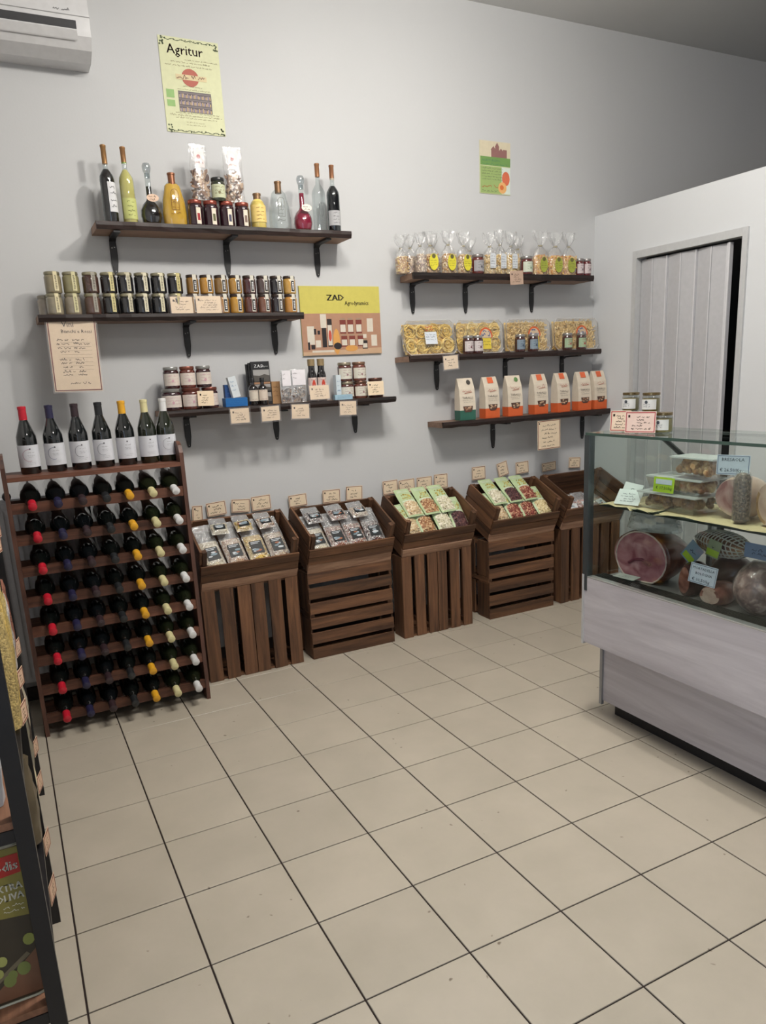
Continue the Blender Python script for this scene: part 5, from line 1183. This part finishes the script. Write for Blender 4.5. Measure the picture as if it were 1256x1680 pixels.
tub('long lower tub of browned meat pieces on the inner shelf',(2.425,-1.415,1.0355),.16,.29,.062,br,1)
tub('upper tub of browned meat pieces carrying the green tag',(2.44,-1.43,1.104),.15,.27,.058,br2,2)
tub('small topmost tub of cooked meat pieces in the counter',(2.43,-1.51,1.1795),.12,.20,.068,br2,3)
cut_meat('rolled_roast','rolled pork roast with pale cut face on the inner shelf',(2.46,-1.675,1.0362),(.12,.082,.085),14,[LARD,meat((150,104,104),(186,150,146),(206,184,176),10)],.055,.1)
t=thing('smoked_sausage','smoked meat stick in clear film standing on the inner shelf','meat',(2.37,-1.742,1.0362)); mb=MB(); mb.lathe([(.018,0),(.026,.01),(.027,.08),(.026,.16),(.020,.176),(.006,.182)],16,0,None,True,1,1.1); mb.build('sausage_body',speckle([(74,54,46),(110,86,76),(136,112,100),(96,70,60)],150,.5,.3),t)
mb=MB(); mb.lathe([(.020,0),(.029,.008),(.030,.08),(.029,.165),(.022,.182),(.014,.19)],16,0,None,True,1,1.1); mb.build('film',film((228,228,226),.10,.2,.12,60,.9),t)
cut_meat('wrapped_cheek','wrapped brown cured cheek at the right end of the inner shelf',(2.42,-1.86,1.0362),(.10,.075,.085),15,[meat((130,96,66),(160,126,90),(186,156,120),12),LARD],.05,0)
cut_meat('salami_pieces','dark salami pieces behind the two overlapping tags',(2.56,-1.235,1.0362),(.06,.075,.030),16,[DKM,PORK],None,0)
GREENT=plain((176,206,60),.5); BLUEW=plain((206,212,226),.6)
def ctag(label,loc,w,h,rot,paperm,texts=None,seed=0,border=None,lines=3): return sign(label,loc,w,h,seed,rot,lines,group=None,paper=paperm,border=border,icon=False,texts=texts,bw=.0022,inkm=plain((40,44,60),.7))
RZ=math.radians(-90)
ctag('white bordered tag reading Bresaola above the roast',(2.36,-1.705,1.207),.115,.072,(-.05,0,RZ+.35),BLUEW,[('BRESAOLA',-.040,.050,.012,'l'),('€ 26,50/Kg',-.045,.012,.012,'l')],1,plain((110,120,150),.6))
mb=MB(); mb.box(-.004,.004,-.002,.002,0,.172); o=mb.build('tag_stand',plain((206,208,210),.4),None,(2.392,-1.712,1.0362)); tag(o,'slim clear holder carrying the Bresaola tag','holder')
ctag('white handwritten tag, rear one of the two overlapping on the butcher paper',(2.395,-1.165,1.036),.085,.085,(-.5,.15,RZ+.3),WHITE,None,2)
ctag('white handwritten tag, front one of the two overlapping on the butcher paper',(2.335,-1.215,1.036),.115,.075,(-.7,0,RZ+.25),WHITE,None,3,None,4)
ctag('bright green tag stuck on the upper meat tub',(2.343,-1.405,1.110),.092,.060,(-.1,.02,RZ+.15),GREENT,[('€ 17,50/kg',-.034,.012,.012,'l')],4,None)
mb=MB(); mb.quad(-.036,.036,.032,.052,-.0022); mb.build('blank_strip',BLUEW,[o for o in bpy.data.objects if o.get('label')=='bright green tag stuck on the upper meat tub'][0])
ctag('flat white tag lying before the cooked ham',(2.345,-1.20,.7062),.11,.05,(-1.45,0,RZ+.1),plain((186,190,184),.6),None,5,None,4)
ctag('white bordered tag on the bacon block',(2.355,-1.60,.770),.110,.078,(-.1,.10,RZ+.2),BLUEW,[('MORTADELLA',-.044,.056,.010,'l'),('BOLOGNA',-.030,.036,.010,'l'),('€ 10,50/kg',-.040,.010,.012,'l')],6,plain((120,130,150),.6))
ctag('grey and green tag tilted beside the netted roast',(2.41,-1.475,.835),.070,.085,(-.1,.65,RZ),plain((130,150,170),.6),None,7,None,2)
ctag('grey and green tag on the front of the netted roast',(2.435,-1.575,.862),.060,.070,(-.1,.2,RZ),plain((150,160,130),.6),None,8,None,2)
for q in ('grey and green tag tilted beside the netted roast','grey and green tag on the front of the netted roast'):
    mb=MB(); mb.quad(-.028,.028,.006,.032,-.0022); mb.build('green_strip',GREENT,[o for o in bpy.data.objects if o.get('label')==q][0])
ctag('blue and white tag at the right edge below the inner shelf',(2.40,-1.80,.905),.11,.055,(-.05,0,RZ),plain((120,140,176),.6),None,9,None,2)

# ------------------------------------------------------------------ on top of the counter
ZT=1.3402
JC=(150,132,74)
def cjar(label,x,y,z,r=.036,h=.078,seed=0):
    t=thing('jar',label,'jar',(x,y,z),RZ*.6,'cream jars on the counter')
    a=MB(); a.lathe([(r*.9,0),(r,.006),(r,h*.76),(r*.9,h*.84),(r*.88,h*.86)],20); a.build('jar_glass',GLASSJ,t)
    a=MB(); a.lathe([(r*.86,.003),(r*.93,.008),(r*.93,h*.70),(r*.5,h*.72)],20); a.build('contents',plain(JC,.4),t)
    a=MB(); a.lathe([(r*.94,h*.86),(r*.97,h*.87),(r*.97,h*.985),(r*.9,h)],20); a.build('lid',plain((128,110,76),.25,.5,.8),t)
    a=MB(); patch(a,r*1.01,-80,40,h*.14,h*.66,0,8); l=a.build('jar_label',plain((216,216,214),.6),t)
    rg=random.Random(seed); a=MB(); a.disc(-.016,h*.52,.007,-.0008,0,8); [a.scrib(-.03,.0,h*(.36-.1*q),.007,-.0008,rg) for q in range(2)]; bend(a,r*1.013); a.build('print',plain((70,76,84),.6),l)
    return t
cjar('glass jar with gold lid, left one of the upper pair on the counter top',2.445,-1.118,ZT+.0785,seed=1)
cjar('glass jar with gold lid, right one of the upper pair on the counter top',2.430,-1.245,ZT+.0785,seed=2)
cjar('glass jar with gold lid hidden behind the left framed card on the counter',2.445,-1.118,ZT,seed=3)
cjar('glass jar with gold lid hidden behind the right framed card on the counter',2.430,-1.245,ZT,seed=4)
cjar('glass jar with gold lid and yellow label standing right of the framed cards',2.405,-1.335,ZT,.037,.080,seed=5)
sign('red framed handwritten card, left one on the counter top',(2.345,-1.160,ZT+.001),.088,.086,61,(-.08,0,RZ+.42),5,'price_card','price tag',paper=plain((222,200,178),.7),border=plain((170,70,74),.6),sleeve=False)
sign('red framed handwritten card, right one on the counter top',(2.330,-1.285,ZT+.001),.125,.086,62,(-.08,0,RZ+.42),5,'price_card','price tag',paper=plain((222,196,184),.7),border=plain((170,70,74),.6),sleeve=False)

# ------------------------------------------------------------------ black shelving unit at the left edge
t=thing('shelving_unit','black metal shelving unit with wooden boards cut by the left edge','shelf',(-.053,-1.98,0)); UL=1.60
for (x,y) in ((0,0),(-.44,0),(0,.75),(-.44,.75),(0,UL),(-.44,UL)):
    mb=MB(); mb.box(-.0165,.0165,-.0165,.0165,0,1.72); mb.build('post',BLACK,t,(x,y,0))
WB=wood((96,66,50),(140,100,76),'Y',.6,.8,.3,.1,'unit_board')
for z in (.33,.775,1.20,1.62):
    for y in (0,UL): mb=MB(); mb.box(-.423,-.017,-.012,.012,-.028,.0); mb.build('cross_bar',BLACK,t,(0,y,z-.003))
    for x in (0,-.44): mb=MB(); mb.box(-.008,.008,.017,UL-.017,-.028,0); mb.build('side_rail',BLACK,t,(x,0,z-.003))
    mb=MB(); mb.box(-.430,-.009,-.010,UL+.010,0,.016); mb.build('shelf_board',WB,t,(0,0,z-.002))
# olive oil tins on the low shelf
def tin(label,loc,seed,sc=1.0):
    t=thing('oil_tin',label,'tin',loc,0,'olive oil tins on the black unit'); w,d,h=.25,.13,.37; r=.03; mb=MB()
    P=[]
    for cx,cy,a0 in ((w/2-r,d/2-r,0),(-w/2+r,d/2-r,90),(-w/2+r,-d/2+r,180),(w/2-r,-d/2+r,270)):
        for a in (0,30,60,90): P.append((cx+r*math.cos(math.radians(a0+a)),cy+r*math.sin(math.radians(a0+a))))
    n=len(P); vs=[(x,y,z) for z in (0,h) for x,y in P]; mb.add(vs,[tuple(reversed(range(n))),tuple(range(n,2*n))]+[(i,(i+1)%n,(i+1)%n+n,i+n) for i in range(n)]); mb.build('tin_body',plain((70,62,48),.3,.5,.3),t)
    mb=MB()
    mb.tube([(x,y,0) for x,y in P],.004,6,0,None,True); mb.build('rim',plain((170,168,150),.3,.5,.6),t); mb=MB()
    mb.tube([(x,y,h) for x,y in P],.004,6,0,None,True)
    mb.build('rim',plain((170,168,150),.3,.5,.6),t)
    rg=random.Random(seed); y=-d/2-.0010; mb=MB(); hw=w/2-.02
    mb.quad(-hw,hw,.20,.365,y,0); mb.poly([(-hw,.01),(hw,.01),(hw,.20),(0,.215),(-hw,.20)],y-.0002,1); mb.poly([(-hw,.01),(hw,.01),(hw,.115),(-.0,.02),(-hw,.018)],y-.0004,2); mb.build('artwork',[plain((132,124,62),.4),plain((60,54,44),.4),plain((118,84,64),.4)],t)
    mb=MB(); mb.poly([(.030,.300),(.104,.305),(.104,.350),(.034,.348)],y-.0008); bdg=mb.build('red_badge',plain((168,44,40),.35),t)
    mb=MB(); mb.text('Todis',.100,.315,.022,y-.0014,0,None,'r',.0006,.9); mb.text('OLIO EXTRA',.102,.268,.017,y-.0008,0,None,'r',.0006,.8); mb.text('DI OLIVA',.102,.245,.017,y-.0008,0,None,'r',.0006,.8); mb.scrib(.06,.10,.228,.008,y-.0008,rg); mb.scrib(.06,.10,.217,.008,y-.0008,rg); mb.build('lettering',plain((222,220,206),.5),t)
    # olives and branches in relief print
    mb=MB()
    for q in range(18):
        cx=rg.uniform(-.09,.10); cz=rg.uniform(.035,.17); rr=rg.uniform(.009,.014); mb.disc(cx,cz,rr,y-.0010-.0002*(q%5),q%3,12,None,rr*1.25)
    mb.build('printed_olives',[plain((142,150,76),.4),plain((116,128,70),.4),plain((160,164,96),.4)],t)
    mb=MB(); mb.line([(.03,.20),(.0,.16),(.015,.12),(-.03,.07),(-.09,.03)],.009,y-.0008); mb.line([(.09,.11),(.02,.06),(-.05,.03)],.010,y-.0008); mb.line([(-.02,.17),(-.06,.10)],.008,y-.0008); mb.build('printed_branches',plain((112,104,84),.5),t)
    mb=MB(); mb.lathe([(.018,h+.001),(.018,h+.014),(.015,h+.016)],14,0,None,True,1,1,(.07,0,0)); mb.build('cap',plain((170,150,60),.4),t)
tin('olive oil tin printed with green olives, nearest on the low shelf',(-.178,-1.882,.3455),1)
tin('olive oil tin printed with green olives, second on the low shelf',(-.20,-1.72,.3455),2)
tin('olive oil tin printed with green olives, third on the low shelf',(-.20,-1.54,.3455),3)
def sack(label,loc,w,d,h,col,seed,name='sack',lab=None):
    rg=random.Random(seed); t=thing(name,label,'bag',loc,0,'bags on the black unit'); mb=MB(); n=16; m=9; vs=[];fs=[]
    for j in range(m+1):
        v=j/m; f=1.0+.04*math.sin(PI*v*1.2) if v<.8 else 1-.1*(v-.8); g=1 if v<.6 else 1-(v-.6)*1.6
        for i in range(n):
            a=2*PI*i/n; vs.append((w/2*f*math.copysign(abs(math.cos(a))**.5,math.cos(a))+rg.uniform(-.004,.004)*(v>0),d/2*g*math.copysign(abs(math.sin(a))**.5,math.sin(a))+rg.uniform(-.004,.004)*(v>0),v*h))
    for j in range(m):
        for i in range(n): a=j*n+i;b=j*n+(i+1)%n; fs.append((a,b,b+n,a+n))
    fs+=[tuple(reversed(range(n))),tuple(m*n+i for i in range(n))]; mb.add(vs,fs,0,None,True); mb.build('bag_body',plain(col,.45,.4,0,0,.1) if name!='pasta_sack' else speckle([col,tuple(int(q*.86) for q in col),tuple(min(240,int(q*1.08)) for q in col)],210,.35,.4,.3),t)
    if lab: mb=MB(); mb.quad(-w*.3,w*.3,h*.3,h*.62,-d*.56-.002,0); mb.scrib(-w*.26,w*.26,h*.45,h*.1,-d*.56-.003,rg,1); mb.build('bag_label',[plain(lab,.5),INK],t)
sack('pale grey flour bag, nearest on the middle board of the black unit',(-.20,-1.88,.7905),.24,.11,.30,(170,172,176),1,'flour_bag',(130,134,140))
sack('pale grey flour bag, second on the middle board of the black unit',(-.20,-1.70,.7905),.24,.11,.30,(160,160,166),2,'flour_bag',(120,120,130))
for k,(y_,h_,c) in enumerate([(-1.50,.30,(190,168,110)),(-1.36,.335,(206,178,104)),(-1.24,.34,(196,174,112)),(-1.05,.24,(186,180,176)),(-.85,.24,(150,100,84))]):
    sk=sack('yellowish pasta bag, %s in line on the middle board of the black unit'%ow[k+2] if k<3 else ['white paper bag on the middle board of the black unit','reddish brown bag on the middle board of the black unit'][k-3],(-.160,y_,.7905),.250,.10,h_,c,10+k,'pasta_sack',(190,60,50))
for k,(y_,c) in enumerate([(-1.30,(90,80,62)),(-1.12,(206,196,160)),(-.92,(120,116,100)),(-.72,(60,50,44)),(-.55,(180,170,150))]):
    sack('%s on the low shelf of the black unit'%['grey green bag','cream bag','olive grey bag','dark brown bag','pale bag'][k],(-.165,y_,.3455),.245,.12,.26,c,30+k,'food_bag',(180,176,160))
for k,(y_,c) in enumerate([(-1.3,(170,60,50)),(-1.0,(120,130,110)),(-.7,(200,180,170))]):
    sack('%s on the upper board of the black unit'%['red topped bag','grey green bag','pinkish bag'][k],(-.17,y_,1.2155),.24,.12,.24,c,40+k,'food_bag',None)
for k,(y_,z) in enumerate([(-.95,.745),(-.62,.745),(-1.25,.745),(-.85,.315),(-.55,.315),(-1.25,.315),(-1.5,.315),(-.8,1.165),(-.5,1.165)]):
    sign('peach price tag clipped to the black unit, %s tag of the %s shelf edge'%(['nearer middle','farthest','nearest'][k%3] if k<7 else ['nearer','farther'][k-7],['middle','middle','middle','low','low','low','low','upper','upper'][k]) if k!=6 else 'peach price tag clipped lowest and nearest on the black unit',(-.036,y_,z-.055),.070,.060,80+k,(0,0,math.radians(76)),3,paper=plain((206,174,148),.7),border=MAROON,group='tags on the black unit',icon=False)
print('objects',len(bpy.data.objects))
